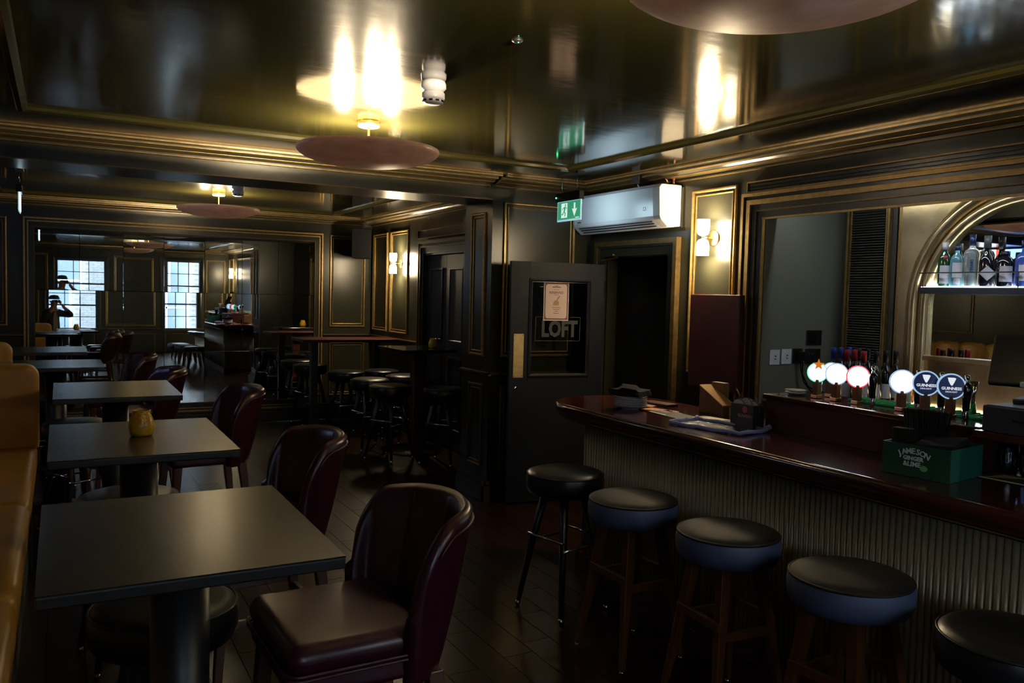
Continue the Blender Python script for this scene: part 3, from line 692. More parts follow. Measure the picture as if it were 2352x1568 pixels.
def stool_proto(kind, label, group):
    t = thing('bar_stool', label, 'stool', (0, 0, 0), 0, group)
    SZ = .757; r = .207
    top = 'seat_grey' if kind == 'wood' else 'seat_black'; side = 'seat_side' if kind == 'wood' else 'seat_black'
    MB().lathe([(0, SZ), (.10, SZ - .001), (.165, SZ - .005), (.190, SZ - .012), (r - .004, SZ - .022)], 48, closed_ends=False).build('seat', top, t)
    MB().tube([(r * math.cos(2 * PI * k / 48) * .985, r * math.sin(2 * PI * k / 48) * .985, SZ - .023) for k in range(48)], .005, 6, closed=True).build('piping', top, t)
    MB().lathe([(r - .004, SZ - .022), (r + .004, SZ - .050), (r + .003, SZ - .090), (r - .010, SZ - .120), (r - .03, SZ - .130), (0, SZ - .130)], 48, closed_ends=False).build('seat_side', side, t)
    wood = 'stool_wood' if kind == 'wood' else 'black_metal'
    for q in range(4):
        a = R(45 + 90 * q); ca, sa = math.cos(a), math.sin(a)
        if kind == 'wood':
            d1 = .125; d0 = .245; vs = []
            for (d, z, w) in ((d1, SZ - .130, .026), (d1 + .03, SZ - .3, .024), (d0, .012, .013)):
                for (i, j) in ((-1, -1), (1, -1), (1, 1), (-1, 1)):
                    vs.append((d * ca + w * i * .9, d * sa + w * j * .9, z))
            fs = [(0, 1, 2, 3), (8, 9, 10, 11)]
            for l_ in (0, 4): fs += [(l_ + i, l_ + (i + 1) % 4, l_ + 4 + (i + 1) % 4, l_ + 4 + i) for i in range(4)]
            lg = MB().add(vs, fs).build('leg', wood, t, bevel=.004)
            MB().lathe([(.010, 0), (.012, .004), (.010, .012)], 10, Matrix.Translation((d0 * ca, d0 * sa, 0))).build('glide', 'chrome', lg)
        else:
            lg = MB().tube([(.10 * ca, .10 * sa, SZ - .130), (.16 * ca, .16 * sa, .4), (.235 * ca, .235 * sa, .03)], [.024, .021, .013], 10).build('leg', wood, t)
            MB().sphere((.238 * ca, .238 * sa, .016), .016, 10, 6).build('glide', 'chrome', lg)
    for q in range(4):
        z = .36 if q % 2 == 0 else .40
        a0, a1 = R(45 + 90 * q), R(135 + 90 * q); d = .19
        p0, p1 = Vector((d * math.cos(a0), d * math.sin(a0), z)), Vector((d * math.cos(a1), d * math.sin(a1), z))
        if kind == 'wood':
            dv = (p1 - p0); L_ = dv.length; M_ = basis((p0 + p1) / 2, dv.normalized(), Z_.cross(dv.normalized()), Z_)
            MB().box(-L_ / 2, L_ / 2, -.010, .010, -.018, .018, M_).build('stretcher', wood, t, bevel=.003)
        else: MB().tube([p0, p1], .008, 8).build('stretcher', 'chrome', t)
    return t
def candle(label, x, y, z):
    t = thing('candle_jar', label, 'candle', (x, y, z), 0, 'amber glass candle jars')
    prof = [(.033, .001), (.040, .004), (.047, .016), (.050, .034), (.0485, .050), (.043, .068), (.036, .084), (.0325, .094), (.0335, .099), (.0355, .102)]
    MB().lathe(prof + [(r - .004, z_ + .001) for r, z_ in reversed(prof)], 40).build('jar', 'amber_glass', t)
    MB().lathe([(.034, .007), (.0425, .018), (.0455, .034), (.0440, .048), (0, .050)], 28).build('wax', 'amber_wax', t)
    MB().tube([(0, 0, .05), (.001, 0, .062)], .0012, 6).build('wick', 'wick', t)
    return t

# ---- tables beside the banquette
TZ = 1.08
GT = 'dark square tables along the banquette'
table('nearest dark table beside the banquette', -.045, .567, 1.79, 2.54, TZ, GT)
table('second dark table from the camera, holding the amber candle jar', -.039, .590, 3.155, 3.98, TZ, GT)
table('third dark table from the camera beside the banquette end', -.033, .597, 4.85, 5.66, TZ, GT)
table('fourth dark table from the camera, set back toward the mirror', -.335, .287, 6.66, 7.37, TZ, GT)
table('farthest dark table before the tiled mirror', -.397, .218, 8.16, 8.92, TZ, GT)
candle('amber candle jar on the second dark table', .286, 3.585, TZ)
ch = chair_proto('burgundy leather bar chair nearest the camera'); ch.location = (.735, 2.30, 0); ch.rotation_euler = (0, 0, R(2))
for (x, y, a, l) in ((.745, 3.56, 4, 'second burgundy bar chair from the camera'), (.775, 5.35, 4, 'third burgundy bar chair from the camera'),
                     (.49, 6.72, 5, 'fourth burgundy bar chair from the camera'), (.42, 8.15, 6, 'farthest burgundy bar chair before the mirror')):
    dup(ch, (x, y, 0), R(a), l)
table('dark table beside the photographer, seen in the mirror', -.045, .567, -1.4, -.75, TZ, GT)
# stools tucked under those tables
sb = stool_proto('metal', 'black round stool tucked under the nearest dark table', 'black stools under the banquette tables'); sb.location = (.27, 2.60, 0); sb.rotation_euler = (0, 0, R(0))
dup(sb, (.27, 4.03, 0), R(10), 'black round stool tucked under the table with the candle')
dup(sb, (.10, 6.30, 0), R(30), 'black round stool between the third and fourth dark tables')
dup(sb, (-.1, 7.75, 0), R(15), 'black round stool between the two farthest dark tables')
# bar stools in front of the counter
GS = 'round stools along the bar counter'
sm = stool_proto('metal', 'black-legged round stool at the far end of the bar', GS); sm.location = (2.375, 3.70, 0); sm.rotation_euler = (0, 0, R(12))
sw = stool_proto('wood', 'wooden-legged round bar stool, second from the far end', GS); sw.location = (2.365, 3.09, 0); sw.rotation_euler = (0, 0, R(2))
dup(sw, (2.395, 2.49, 0), R(-4), 'wooden-legged round bar stool, third from the far end')
dup(sw, (2.41, 1.905, 0), R(4), 'wooden-legged round bar stool, fourth from the far end')
dup(sm, (2.40, 1.33, 0), R(5), 'black round bar stool in the bottom right corner')
dup(sw, (2.40, .72, 0), R(8), 'wooden-legged round bar stool out of frame beside the counter')

# ---- banquette
def bench(label, x_front, x_wall, y0, y1, loc_y, div=True, seams=(), zs=.74, zt=1.21):
    t = thing('banquette', label, 'bench', (0, 0, 0), 0, 'mustard leather banquettes')
    MB().box(x_wall, x_front - .05, y0, y1, 0, zs - .16).build('base', 'bench_base', t)
    cuts = [y0] + list(seams) + [y1]
    for a, b in zip(cuts[:-1], cuts[1:]):
        rbox(x_wall + .16, x_front, a + .002, b - .002, zs - .16, zs, .045, 'seat_cushion', 'mustard_leather', t, 5)
    n = max(1, round((y1 - y0 - (.17 if div else 0)) / .36)); L_ = (y1 - y0 - (.17 if div else 0)) / n
    first = None
    for k in range(n):
        cy = y0 + (k + .5) * L_
        if first is None:
            first = MB(); vs = []; fs = []; NY, NZ = 10, 10
            for i in range(NY + 1):
                u = -1 + 2 * i / NY
                for j in range(NZ + 1):
                    z = zs - .03 + (zt - zs + .03 - .04 * abs(u) ** 2.5) * j / NZ
                    bulge = .055 * math.sqrt(max(0, 1 - abs(u) ** 3)) * (1 - .8 * (j / NZ) ** 6)
                    vs.append((x_wall + .125 + bulge + .03 * (1 - j / NZ), u * L_ / 2, z))
            for i in range(NY):
                for j in range(NZ): a = i * (NZ + 1) + j; fs.append((a, a + NZ + 1, a + NZ + 2, a + 1))
            tb = len(vs)
            for i in range(NY + 1):
                u = -1 + 2 * i / NY; vs.append((x_wall + .002, u * L_ / 2, zt - .04 * abs(u) ** 2.5 - .01))
            for i in range(NY): fs.append((i * (NZ + 1) + NZ, (i + 1) * (NZ + 1) + NZ, tb + i + 1, tb + i))
            first = first.add(vs, fs, True).build('back_channel', 'mustard_leather', t, loc=(0, cy, 0))
        else: share(first, t, (0, cy, 0))
    if div:
        # end return: padded, rounded top and outer corner
        a, b = y1 - .16, y1; out = []
        xr = x_front + .012; r_ = .075
        prof = [(x_wall, zs - .02), (xr, zs - .02), (xr, zt - r_)] + [(xr - r_ + r_ * math.cos(R(15 * k)), zt - r_ + r_ * math.sin(R(15 * k))) for k in range(1, 7)] + [(x_wall, zt + .01)]
        MB().prism(prof, a, b, 'y').build('end_return', 'mustard_leather', t, bevel=.03, bseg=4, autosm=True)
        MB().box(x_wall, x_front - .03, b - .06, b - .005, 0, zs - .02).build('end_panel', 'bench_base', t)
    return t
bench('mustard leather banquette nearest the camera along the left wall', -.117, XL + .004, .55, 5.58, 0, True, (1.72, 2.84, 4.06))
bench('short mustard leather banquette beside the fourth table', -.335, XLR + .004, 5.66, 7.60, 0, True, (6.6,))
bench('mustard leather banquette at the far left by the mirror', -.335, XLR + .004, 7.62, 10.5, 0, False, (9.0,))

# ---- rear room high tables and stools
lt = thing('ledge_table', 'long high table against the rear right wall by the mirror', 'table', (0, 0, 0))
MB().box(2.46, 3.64, 9.48, 10.05, 1.065, 1.10).build('table_top', 'mahogany_board', lt, bevel=.004)
MB().box(2.62, 2.70, 9.72, 9.80, 0, 1.065).build('leg', 'black_metal', lt); MB().box(3.40, 3.48, 9.72, 9.80, 0, 1.065).build('leg', 'black_metal', lt)
MB().box(2.5, 3.6, 9.74, 9.78, .28, .32).build('foot_rail', 'black_metal', lt)
ht = thing('high_table', 'black-topped high table on a square wooden post near the pillar', 'table', (3.285, 8.05, 0))
MB().box(-.30, .30, -.37, .37, 1.065, 1.10).build('table_top', 'tap_black', ht, bevel=.004)
MB().box(-.055, .055, -.055, .055, .03, 1.065).build('post', 'chair_leg_wood', ht, bevel=.004)
MB().lathe([(.26, 0), (.26, .015), (.08, .03)], 32).build('base_plate', 'black_metal', ht)
candle('amber candle jar on the high table near the pillar', 3.42, 7.95, 1.10)
GF = 'black stools around the rear high tables'
for i, (x, y, a, l) in enumerate(((2.92, 9.30, 5, 'black stool before the long high table, left of the pair'), (3.36, 9.33, 20, 'black stool before the long high table, by the wall'),
        (2.90, 8.42, 8, 'black stool left of the high table, nearest the camera'), (2.90, 7.80, 30, 'black stool left of the high table, half hidden'),
        (3.40, 8.70, 12, 'black stool behind the high table post'), (3.32, 7.42, 40, 'black stool right of the high table beside the pillar'), (2.75, 10.25, 10, 'black stool between the long high table and mirror'))):
    dup(sb, (x, y, 0), R(a), l, GF)
# wall speaker in the rear corner
sp = thing('wall_speaker', 'black loudspeaker on a bracket in the rear corner', 'speaker', (3.40, 10.28, 2.28), R(-18))
MB().prism([(-.125, -.10), (.125, -.10), (.095, .13), (-.095, .13)], -.19, .19, 'z').build('cabinet', 'black_plastic', sp, bevel=.012)
MB().prism([(-.118, -.106), (.118, -.106), (.116, -.10), (-.116, -.10)], -.18, .18, 'z').build('grille', 'cable_black', sp)
MB().tube([(0, .12, .0), (.02, .30, .04)], .015, 8).build('bracket', 'black_metal', sp)
# television on the left wall of the rear room
tv = thing('television', 'television on the left wall, seen in the bar mirror', 'television', (XLR, 6.12, 2.165), R(90))
MB().box(-.46, .46, -.05, -.005, -.255, .255).build('casing', 'black_plastic', tv, bevel=.006)
MB().box(-.445, .445, -.053, -.05, -.24, .24).build('screen', 'screen_blue', tv)
MB().box(.10, .445, -.0545, -.053, -.24, .24).build('screen_picture', 'screen_pale', tv)
MB().box(.10, .22, -.0555, -.0545, .10, .24).build('screen_banner', 'screen_red', tv)


# ================================================================== BAR
CT = 1.02                                   # counter top height
bar = thing('bar_counter', 'bar front clad in upright gold-brown reeded battens', 'bar', (0, 0, 0))
MB().box(2.845, 3.40, .30, 4.22, .0, .904).build('body', 'bar_back', bar)
slat = MB().prism([(.0, -.0134)] + [(-.0125 * math.sin(R(k)), -.0132 * math.cos(R(k))) for k in (15, 40, 65, 90, 115, 140, 165)] + [(.0, .0134)], .10, .904, 'z').build('batten', 'bar_slat', bar, loc=(2.845, 4.205, 0))
for p in slat.data.polygons:
    if len(p.vertices) == 4: p.use_smooth = True
y = 4.205 - .0278
while y > .32: share(slat, bar, (2.845, y, 0)); y -= .0278
for k in range(19): share(slat, bar, (2.860 + k * .0278, 4.22, 0), (0, 0, R(-90)))
MB().box(2.815, 2.845, .30, 4.25, 0, .10).box(2.815, 3.40, 4.22, 4.25, 0, .10).build('plinth', 'mahogany_board', bar, bevel=.004)
def counter_outline(o, n=20):
    x0, x1, yb, cyc = 2.68 + o, 3.48 - o, .28 + o, 4.20; r = .40 - o
    pts = [(x0, yb), (x0, 1.5), (x0, 3.0)]
    for k in range(n + 1): a = PI - PI * k / n; pts.append((3.08 + r * math.cos(a), cyc + r * math.sin(a)))
    pts += [(x1, yb)]
    return pts
top = thing('mahogany_counter', 'polished mahogany bar top with a rounded far end', 'counter', (0, 0, 0))
prof = [(.11, .905), (.11, .925), (.035, .930), (.020, .942), (.016, .952), (.020, .958), (.006, .962), (.0, .972), (.0, 1.000), (.004, 1.011), (.013, 1.018), (.026, CT)]
vs = []; fs = []; n = len(counter_outline(0))
for (o_, z) in prof: vs += [(x, y, z) for x, y in counter_outline(o_)]
for i in range(len(prof) - 1):
    for k in range(n): fs.append((i * n + k, i * n + (k + 1) % n, (i + 1) * n + (k + 1) % n, (i + 1) * n + k))
mb = MB().add(vs, fs, True)
mb.add([(x, y, CT) for x, y in counter_outline(.026)], [tuple(range(n))]); mb.add([(x, y, .905) for x, y in counter_outline(.11)], [tuple(range(n))])
mb.build('slab', 'mahogany', top)
# raised tap shelf
bs = thing('tap_plinth', 'raised mahogany box carrying the beer taps on the bar', 'shelf', (0, 0, 0))
MB().box(3.185, 3.48, 1.965, 3.075, CT + .001, 1.18).build('box', 'mahogany_board', bs)
MB().box(3.17, 3.50, 1.945, 3.09, 1.18, 1.205).build('top', 'mahogany', bs, bevel=.006)
MB().box(3.12, 3.50, .5, 1.944, 1.17, 1.20).build('till_shelf', 'mahogany', bs, bevel=.004)
MB().box(3.44, 3.48, .5, .54, CT + .001, 1.169).build('shelf_post', 'mahogany', bs)
MB().box(3.19, 3.46, 1.955, 1.964, CT + .001, 1.175).build('side_panel', 'mahogany_board', bs)
# bar flap standing open
fp = thing('bar_flap', 'dark red counter flap folded up against the wall under the wall light', 'board', (0, 0, 0))
MB().box(3.885, 3.934, 4.02, 4.50, 1.07, 1.714).build('flap_board', 'mahogany_board', fp, bevel=.005)
for zz in (1.12, 1.62): MB().box(3.934, XR - .001, 4.13, 4.165, zz, zz + .03).build('wall_batten', 'mahogany_board', fp)
MB().tube([(3.89, 4.02, 1.10), (3.885, 4.00, 1.085), (3.89, 3.995, 1.06), (3.90, 4.005, 1.045)], .005, 6).build('hook', 'brass', fp)
# ---- beer taps
lens_M = lambda y, z, x=3.26, rz=0: basis((x, y, z), Vector((-math.sin(R(28)), -math.cos(R(28)), 0)).cross(Z_) * -1, Z_, Vector((-math.sin(R(28)), -math.cos(R(28)), 0)))
def tap(label, y, face, rim, z=1.345, r=.052, guin=False, star=False, xo=3.30):
    t = thing('beer_tap', label, 'beer tap', (xo, y, 1.206), 0, 'beer taps on the raised bar box')
    MB().box(-.016, .016, -.016, .016, 0, z - 1.206 - r + .012).build('column', 'tap_wood', t, bevel=.004)
    MB().box(-.020, .020, -.020, .020, 0, .018).build('foot', 'copper', t, bevel=.003)
    d = Vector((-math.sin(R(30)) - .35, -math.cos(R(30)) * .9, .05)).normalized(); xr = Z_.cross(d).normalized(); up = d.cross(xr)
    M_ = basis((0, 0, z - 1.206), xr, up, d)
    MB().lathe([(r - .004, -.014), (r + .002, -.012), (r + .003, .010), (r - .001, .014), (r - .003, .0125)], 40, M_, closed_ends=False).build('lens_ring', rim, t)
    MB().lathe([(0, -.014), (r - .004, -.014)], 40, M_, closed_ends=False).build('lens_back', 'black_plastic', t)
    MB().lathe([(0, .0125), (r - .003, .0125)], 40, M_, closed_ends=False).build('lens_face', face, t)
    if star:
        pts = []
        for k in range(10):
            a = PI / 2 + k * PI / 5; rr_ = .030 if k % 2 == 0 else .0125; pts.append((rr_ * math.cos(a) + .004, rr_ * math.sin(a) + .038))
        MB().prism(pts, .0140, .0175, 'z', M=M_).build('star', 'star_orange', t)
    if guin:
        MB().add([tuple(M_ @ Vector(p)) for p in [(-.016, .037, .0135), (.010, .037, .0135), (.016, .034, .0135), (.010, .018, .0135), (.002, .003, .0135), (-.004, .006, .0135), (-.012, .022, .0135)]], [(0, 1, 2, 3, 4, 5, 6)]).build('harp_emblem', 'print_white', t)
        text('GUINNESS', .0165, 'print_white', t, M_ @ Matrix.Translation((0, -.009, .0135)), bold=.0004, name='lettering')
        text('DRAUGHT', .0095, 'print_white', t, M_ @ Matrix.Translation((0, -.023, .0135)), name='lettering')
    MB().tube([(.03, .0, .0), (.03, .0, .08)], .006, 8).build('spout', 'chrome', t)
    return t
def handle(label, y, xo=3.335, h=.16):
    t = thing('beer_pump', label, 'beer pump', (xo, y, 1.206), 0, 'black beer pump handles on the bar box')
    MB().lathe([(.010, 0), (.013, .004), (.013, .035), (.011, .038)], 20).build('collar', 'chrome', t)
    MB().lathe([(.013, .036), (.015, .045), (.016, .075), (.020, .105), (.021, .130), (.017, h - .015), (.011, h - .008)], 24).build('grip', 'tap_black', t)
    MB().lathe([(.009, h - .010), (.010, h - .002), (.006, h + .004), (.011, h + .012), (.012, h + .02), (.007, h + .026), (0, h + .027)], 18).build('finial', 'chrome', t)
    return t
tap('round white glowing beer tap lens topped by an orange star', 2.85, 'lens_white', 'lens_greenrim', 1.334, .046, star=True, xo=3.29)
tap('small glowing tap lens half hidden behind the star lens', 2.86, 'lens_white', 'lens_ring', 1.336, .042, xo=3.40)
tap('second full white glowing beer tap lens from the left', 2.735, 'lens_white', 'lens_ring', 1.337, .050, xo=3.29)
tap('white glowing beer tap lens with a red rim', 2.613, 'lens_white', 'lens_red', 1.336, .050, xo=3.29)
tap('white glowing beer tap lens beside the navy harp taps', 2.38, 'lens_white', 'lens_ring', 1.337, .051, xo=3.29)
tap('left of the two navy beer taps with a harp emblem', 2.266, 'lens_navy', 'lens_ring', 1.342, .052, guin=True, xo=3.29)
tap('right of the two navy beer taps with a harp emblem', 2.150, 'lens_navy', 'lens_ring', 1.341, .052, guin=True, xo=3.29)
handle('black beer pump handle right of the red-rimmed lens', 2.545, 3.31)
handle('black beer pump handle left of the navy harp taps', 2.335, 3.34); handle('black beer pump handle between the two navy harp taps', 2.225, 3.34); handle('rightmost black beer pump handle on the bar', 2.105, 3.33)
handle('black beer pump handle behind the second white lens', 2.80, 3.38, .13); handle('black beer pump handle behind the red-rimmed lens', 2.69, 3.38, .13)
dm = thing('drip_mat', 'green rubber mat on the raised bar box behind the taps', 'mat', (0, 0, 1.2055))
MB().box(3.36, 3.49, 1.99, 2.72, 0, .012).build('mat_sheet', 'bar_mat_green', dm, bevel=.003)
for k in range(17): MB().box(3.365, 3.485, 2.01 + k * .042, 2.022 + k * .042, .012, .016).build('rib', 'bar_mat_green', dm)
# small dishes at the left end of the raised box
for k in range(2):
    t = thing('side_dish', ['lower', 'upper'][k] + ' of two white dishes on the left end of the raised box', 'dish', (3.31, 3.00, 1.2055 + k * .012), 0, 'white dishes on the raised bar box')
    MB().lathe([(.03, 0), (.034, .002), (.052, .010), (.055, .013), (.050, .012), (.032, .005), (0, .005)], 36).build('dish', 'porcelain', t)
# ---- things on the counter
for k in range(6):
    t = thing('side_plate', ['lowest', 'second lowest', 'third lowest', 'fourth lowest', 'fifth lowest', 'topmost'][k] + ' white side plate of the stack on the bar', 'plate', (2.965, 3.93, CT + .001 + k * .0105), 0, 'white side plates stacked on the bar')
    MB().lathe([(.050, 0), (.052, .006), (.060, .009), (.092, .022), (.098, .026), (.098, .029), (.090, .026), (.058, .013), (0, .012)], 44).build('plate', 'porcelain', t)
t = thing('napkin_stack', 'folded black napkins lying on the stack of white plates', 'napkins', (2.965, 3.93, CT + .084), R(25))
for k in range(5):
    vs = []; fs = []; N_ = 8
    for i in range(N_ + 1):
        for j in range(N_ + 1):
            u, v = -1 + 2 * i / N_, -1 + 2 * j / N_
            vs.append((u * .092, v * .092 + .003 * k, k * .006 + .022 * (abs(u) ** 3) * (1 if u * v > -.2 else .3) * (k + 1) / 5 + .004 * v))
    for i in range(N_):
        for j in range(N_): a = i * (N_ + 1) + j; fs.append((a, a + N_ + 1, a + N_ + 2, a + 1))
    o = MB().add(vs, fs, True).build('napkin', 'napkin_black', t); md = o.modifiers.new('thickness', 'SOLIDIFY'); md.thickness = .005
def sheet(name, label, cat, x, y, rz, w, d, mt, z=CT + .001, th=.002, group=None):
    t = thing(name, label, cat, (x, y, z), R(rz), group); MB().box(-w / 2, w / 2, -d / 2, d / 2, 0, th).build('sheet', mt, t); return t
t = sheet('leaflet', 'red patterned leaflet beside the plate stack', 'leaflet', 3.13, 4.06, 30, .10, .21, 'leaflet_red', th=.003)
t = sheet('leaflet', 'orange leaflet under the red one by the plates', 'leaflet', 3.10, 3.82, 15, .10, .20, 'leaflet_orange'); MB().box(-.045, .045, -.09, .03, .002, .0026).build('printed_panel', 'leaflet_red', t)
t = sheet('wooden_board', 'thin dark red board at the back of the bar end', 'board', 3.25, 4.02, 10, .10, .22, 'mahogany_board', th=.016)
t = sheet('drinks_menu', 'black menu card with gold corner behind the bar towel', 'menu', 3.06, 3.66, -5, .15, .30, 'menu_black'); MB().add([(.02, .15, .0026), (.075, .15, .0026), (.075, .0, .0026)], [(0, 1, 2)]).build('gold_corner', 'menu_gold', t); MB().box(-.068, -.055, -.02, .14, .002, .0026).build('white_title', 'ink_white', t)
t = sheet('drinks_menu', 'black menu card with a wide gold band under the towel', 'menu', 3.13, 3.40, 8, .16, .26, 'menu_black', z=CT + .0035); MB().add([(-.08, .0, .0026), (-.02, .13, .0026), (.08, .09, .0026), (.08, -.06, .0026)], [(0, 1, 2, 3)]).build('gold_band', 'menu_gold', t)
t = sheet('drinks_menu', 'black menu card with gold shape right of the green caddy', 'menu', 3.20, 1.80, 4, .17, .24, 'menu_black'); MB().add([(-.06, .10, .0026), (.05, .08, .0026), (.07, -.05, .0026), (.0, .03, .0026)], [(0, 1, 2, 3)]).build('gold_shape', 'menu_gold', t); MB().box(-.078, -.062, -.09, .11, .002, .0026).build('white_title', 'ink_white', t)
# bar towel with glittering mat
t = thing('bar_towel', 'lilac knitted bar cloth with a glittering dark centre', 'cloth', (2.965, 3.195, CT + .001), R(12))
MB().box(-.10, .10, -.205, .205, 0, .006).build('mat_centre', 'mat_sparkle', t)
rim_ = [(-.115, -.215), (.10, -.225), (.125, -.21), (.118, .0), (.12, .20), (.10, .215), (-.10, .225), (-.118, .20), (-.112, 0)]
pts = []
for i in range(len(rim_)):
    a, b = Vector(rim_[i]), Vector(rim_[(i + 1) % len(rim_)])
    for k in range(6): p = a.lerp(b, k / 6); pts.append((p.x, p.y, .012 + .003 * math.sin(i * 2 + k)))
MB().tube(pts, .0095, 10, closed=True).build('knitted_edge', 'cloth_lilac', t)
MB().tube([(.118, -.20, .012), (.145, -.215, .022), (.155, -.205, .018)], [.012, .014, .010], 8).tube([(.118, .20, .012), (.13, .225, .02)], [.012, .010], 8).build('corner_fold', 'cloth_lilac', t)
# black beer mat carton with pink print
t = thing('beermat_box', 'black carton of round beer mats with pink lettering', 'box', (3.128, 3.145, CT + .001), R(4))
MB().box(-.045, .035, -.075, -.072, 0, .125).box(-.045, .035, .072, .075, 0, .125).box(-.045, -.042, -.072, .072, 0, .125).box(.032, .035, -.072, .072, 0, .13).box(-.042, .032, -.072, .072, 0, .004).build('carton', 'carton_black', t)
Mb = basis((-.0455, -.02, .100), -Y_, Z_, -X_)
MB().lathe([(0, .0008), (.017, .0008)], 24, Mb, closed_ends=False).build('round_emblem', 'ink_pink', t)
text('BEAMISH', .024, 'ink_pale_pink', t, basis((-.0458, -.02, .066), -Y_, Z_, -X_), bold=.0006)
for k, (yy, zz, tl) in enumerate(((.035, .105, 10), (.0, .115, -6), (-.035, .10, 8), (.01, .108, 4))):
    c = thing('beer_mat', ['leftmost round beer mat in the black carton', 'tallest round beer mat in the black carton', 'rightmost round beer mat in the black carton', 'rearmost round beer mat in the black carton'][k], 'beer mat', (3.128 - .032 + k * .016, 3.145 + yy, CT + zz - .0), R(4), 'round beer mats in the black carton')
    Mc = basis((0, 0, 0), -Y_, Z_, -X_)
    MB().lathe([(.046, -.001), (.046, .001)], 32, Mc).build('card', 'coaster_rim', c); MB().lathe([(0, .0014), (.042, .0014)], 32, Mc, closed_ends=False).build('printed_disc', 'coaster_white', c)
    if k == 0: MB().box(-.0022, -.0016, -.03, -.005, .0, .022).build('printed_mark', 'coaster_tan', c)
# oak wedge box
t = thing('oak_holder', 'sloped oak holder standing behind the bar towel', 'holder', (3.335, 3.60, CT + .001), R(0))
MB().prism([(.10, 0), (-.10, 0), (-.10, .055), (.10, .155)], -.045, .045, 'x').build('side', 'oak_box', t)
MB().add([(-.047, .10, .156), (.047, .10, .156), (.047, -.10, .056), (-.047, -.10, .056), (-.047, .10, .161), (.047, .10, .161), (.047, -.10, .061), (-.047, -.10, .061)], [(0, 1, 2, 3), (4, 5, 6, 7), (0, 1, 5, 4), (1, 2, 6, 5), (2, 3, 7, 6), (3, 0, 4, 7)]).build('sloped_top', 'oak_box_lit', t)
MB().box(.0, .04, -.104, -.1005, .0, .05).build('paper_tag', 'coaster_white', t)
MB().box(.046, .09, .0, .10, 0, .175).build('rear_block', 'oak_box', t)
# green caddy
jx, jy = 3.02, 1.995
t = thing('napkin_caddy', 'green whiskey-branded caddy of napkins and straws on the bar', 'caddy', (jx, jy, CT + .001), math.atan2(1.87 - 2.129, 2.888 - 2.849))
# local x runs along the long front face (left to right in view), local y away from the camera
LL, DD, HH = .262, .315 - .0, .122
LL, DD = .262, .268
x0, x1, y0, y1 = -LL / 2, LL / 2, -DD / 2, DD / 2
t.location = (2.869 + .5 * .268 * .985, 2.0 + .5 * .268 * .17, CT + .001)
MB().box(x0, x1, y0, y0 + .004, 0, HH).build('front_panel', 'caddy_green', t)
MB().box(x0, x1, y1 - .004, y1, 0, HH).build('back_panel', 'caddy_green', t)
MB().box(x0, x0 + .004, y0 + .004, y1 - .004, 0, HH).build('side_panel', 'caddy_green_side', t); MB().box(x1 - .004, x1, y0 + .004, y1 - .004, 0, HH).build('side_panel', 'caddy_green_side', t)
MB().box(x0 + .004, x1 - .004, y0 + .004, y1 - .004, 0, .004).build('bottom', 'caddy_green', t); MB().box(-.03, -.027, y0 + .004, y1 - .004, .004, HH).build('divider', 'caddy_green', t)
for k, chx in enumerate('JAMESON'):
    a = (k - 3) / 3.0; text(chx, .030, 'ink_white', t, basis((-.008 + a * .053, y0 - .0006, .098 - .013 * a * a), X_, Z_, -Y_) @ Matrix.Rotation(-a * .42, 4, 'Z'), bold=.0007)
text('GINGER', .0215, 'ink_white', t, basis((-.008, y0 - .0006, .070), X_, Z_, -Y_), bold=.0008)
text('&LIME', .0255, 'ink_white', t, basis((-.012, y0 - .0006, .048), X_, Z_, -Y_), bold=.0006)
MB().lathe([(0, .0008), (.013, .0008)], 20, basis((.034, y0, .038), X_, Z_, -Y_) @ Matrix.Diagonal((1.15, .9, 1, 1)), closed_ends=False).build('lime_emblem', 'ink_lime', t)
cad = t
def on_caddy(lx, ly): v = Matrix.Rotation(cad.rotation_euler.z, 4, 'Z') @ Vector((lx, ly, 0)); return (cad.location.x + v.x, cad.location.y + v.y)
px, py = on_caddy(.052, -.02)
t = thing('napkin_pile', 'pile of black paper napkins leaning out of the green caddy', 'napkins', (px, py, CT + .007), cad.rotation_euler.z)
for k in range(7): MB().box(-.072, .072, -.085, .085, .06 + k * .0105, .0695 + k * .0105, Matrix.Rotation(R(6), 4, 'X') @ Matrix.Rotation(R(-9 + k), 4, 'Y') @ Matrix.Rotation(R(k * 1.3), 4, 'Z')).build('napkin', 'napkin_black', t)
MB().box(-.068, .068, -.08, .08, 0, .052).build('napkin_block', 'napkin_black', t)
px, py = on_caddy(-.082, -.065)
t = thing('straw_bundle', 'shorter bundle of black straws at the front of the green caddy', 'straws', (px, py, CT + .006), cad.rotation_euler.z, 'black straws in the green caddy')
st = MB().lathe([(.0032, 0), (.0032, .168)], 8).build('straw', 'straw_black', t)
i0 = True
for i in range(11):
    for j in range(7):
        q = (-.036 + i * .0068 + (.0034 if j % 2 else 0), -.02 + j * .006, 0)
        if i0: st.location = q; i0 = False
        else: share(st, t, q)
px, py = on_caddy(-.062, .06)
t = thing('straw_bundle', 'taller fanned bundle of black straws at the back of the caddy', 'straws', (px, py, CT + .006), cad.rotation_euler.z, 'black straws in the green caddy')
st = MB().lathe([(.0034, 0), (.0034, .236)], 8).build('straw', 'straw_black', t); i0 = True
for i in range(15):
    for j in range(7):
        q = (-.045 + i * .0072 + (.0036 if j % 2 else 0), -.024 + j * .0064, 0); rt = (R(2 * math.sin(i * 3 + j)), R((i - 7) * 1.2), 0)
        if i0: st.location = q; st.rotation_euler = rt; i0 = False
        else: share(st, t, q, rt)
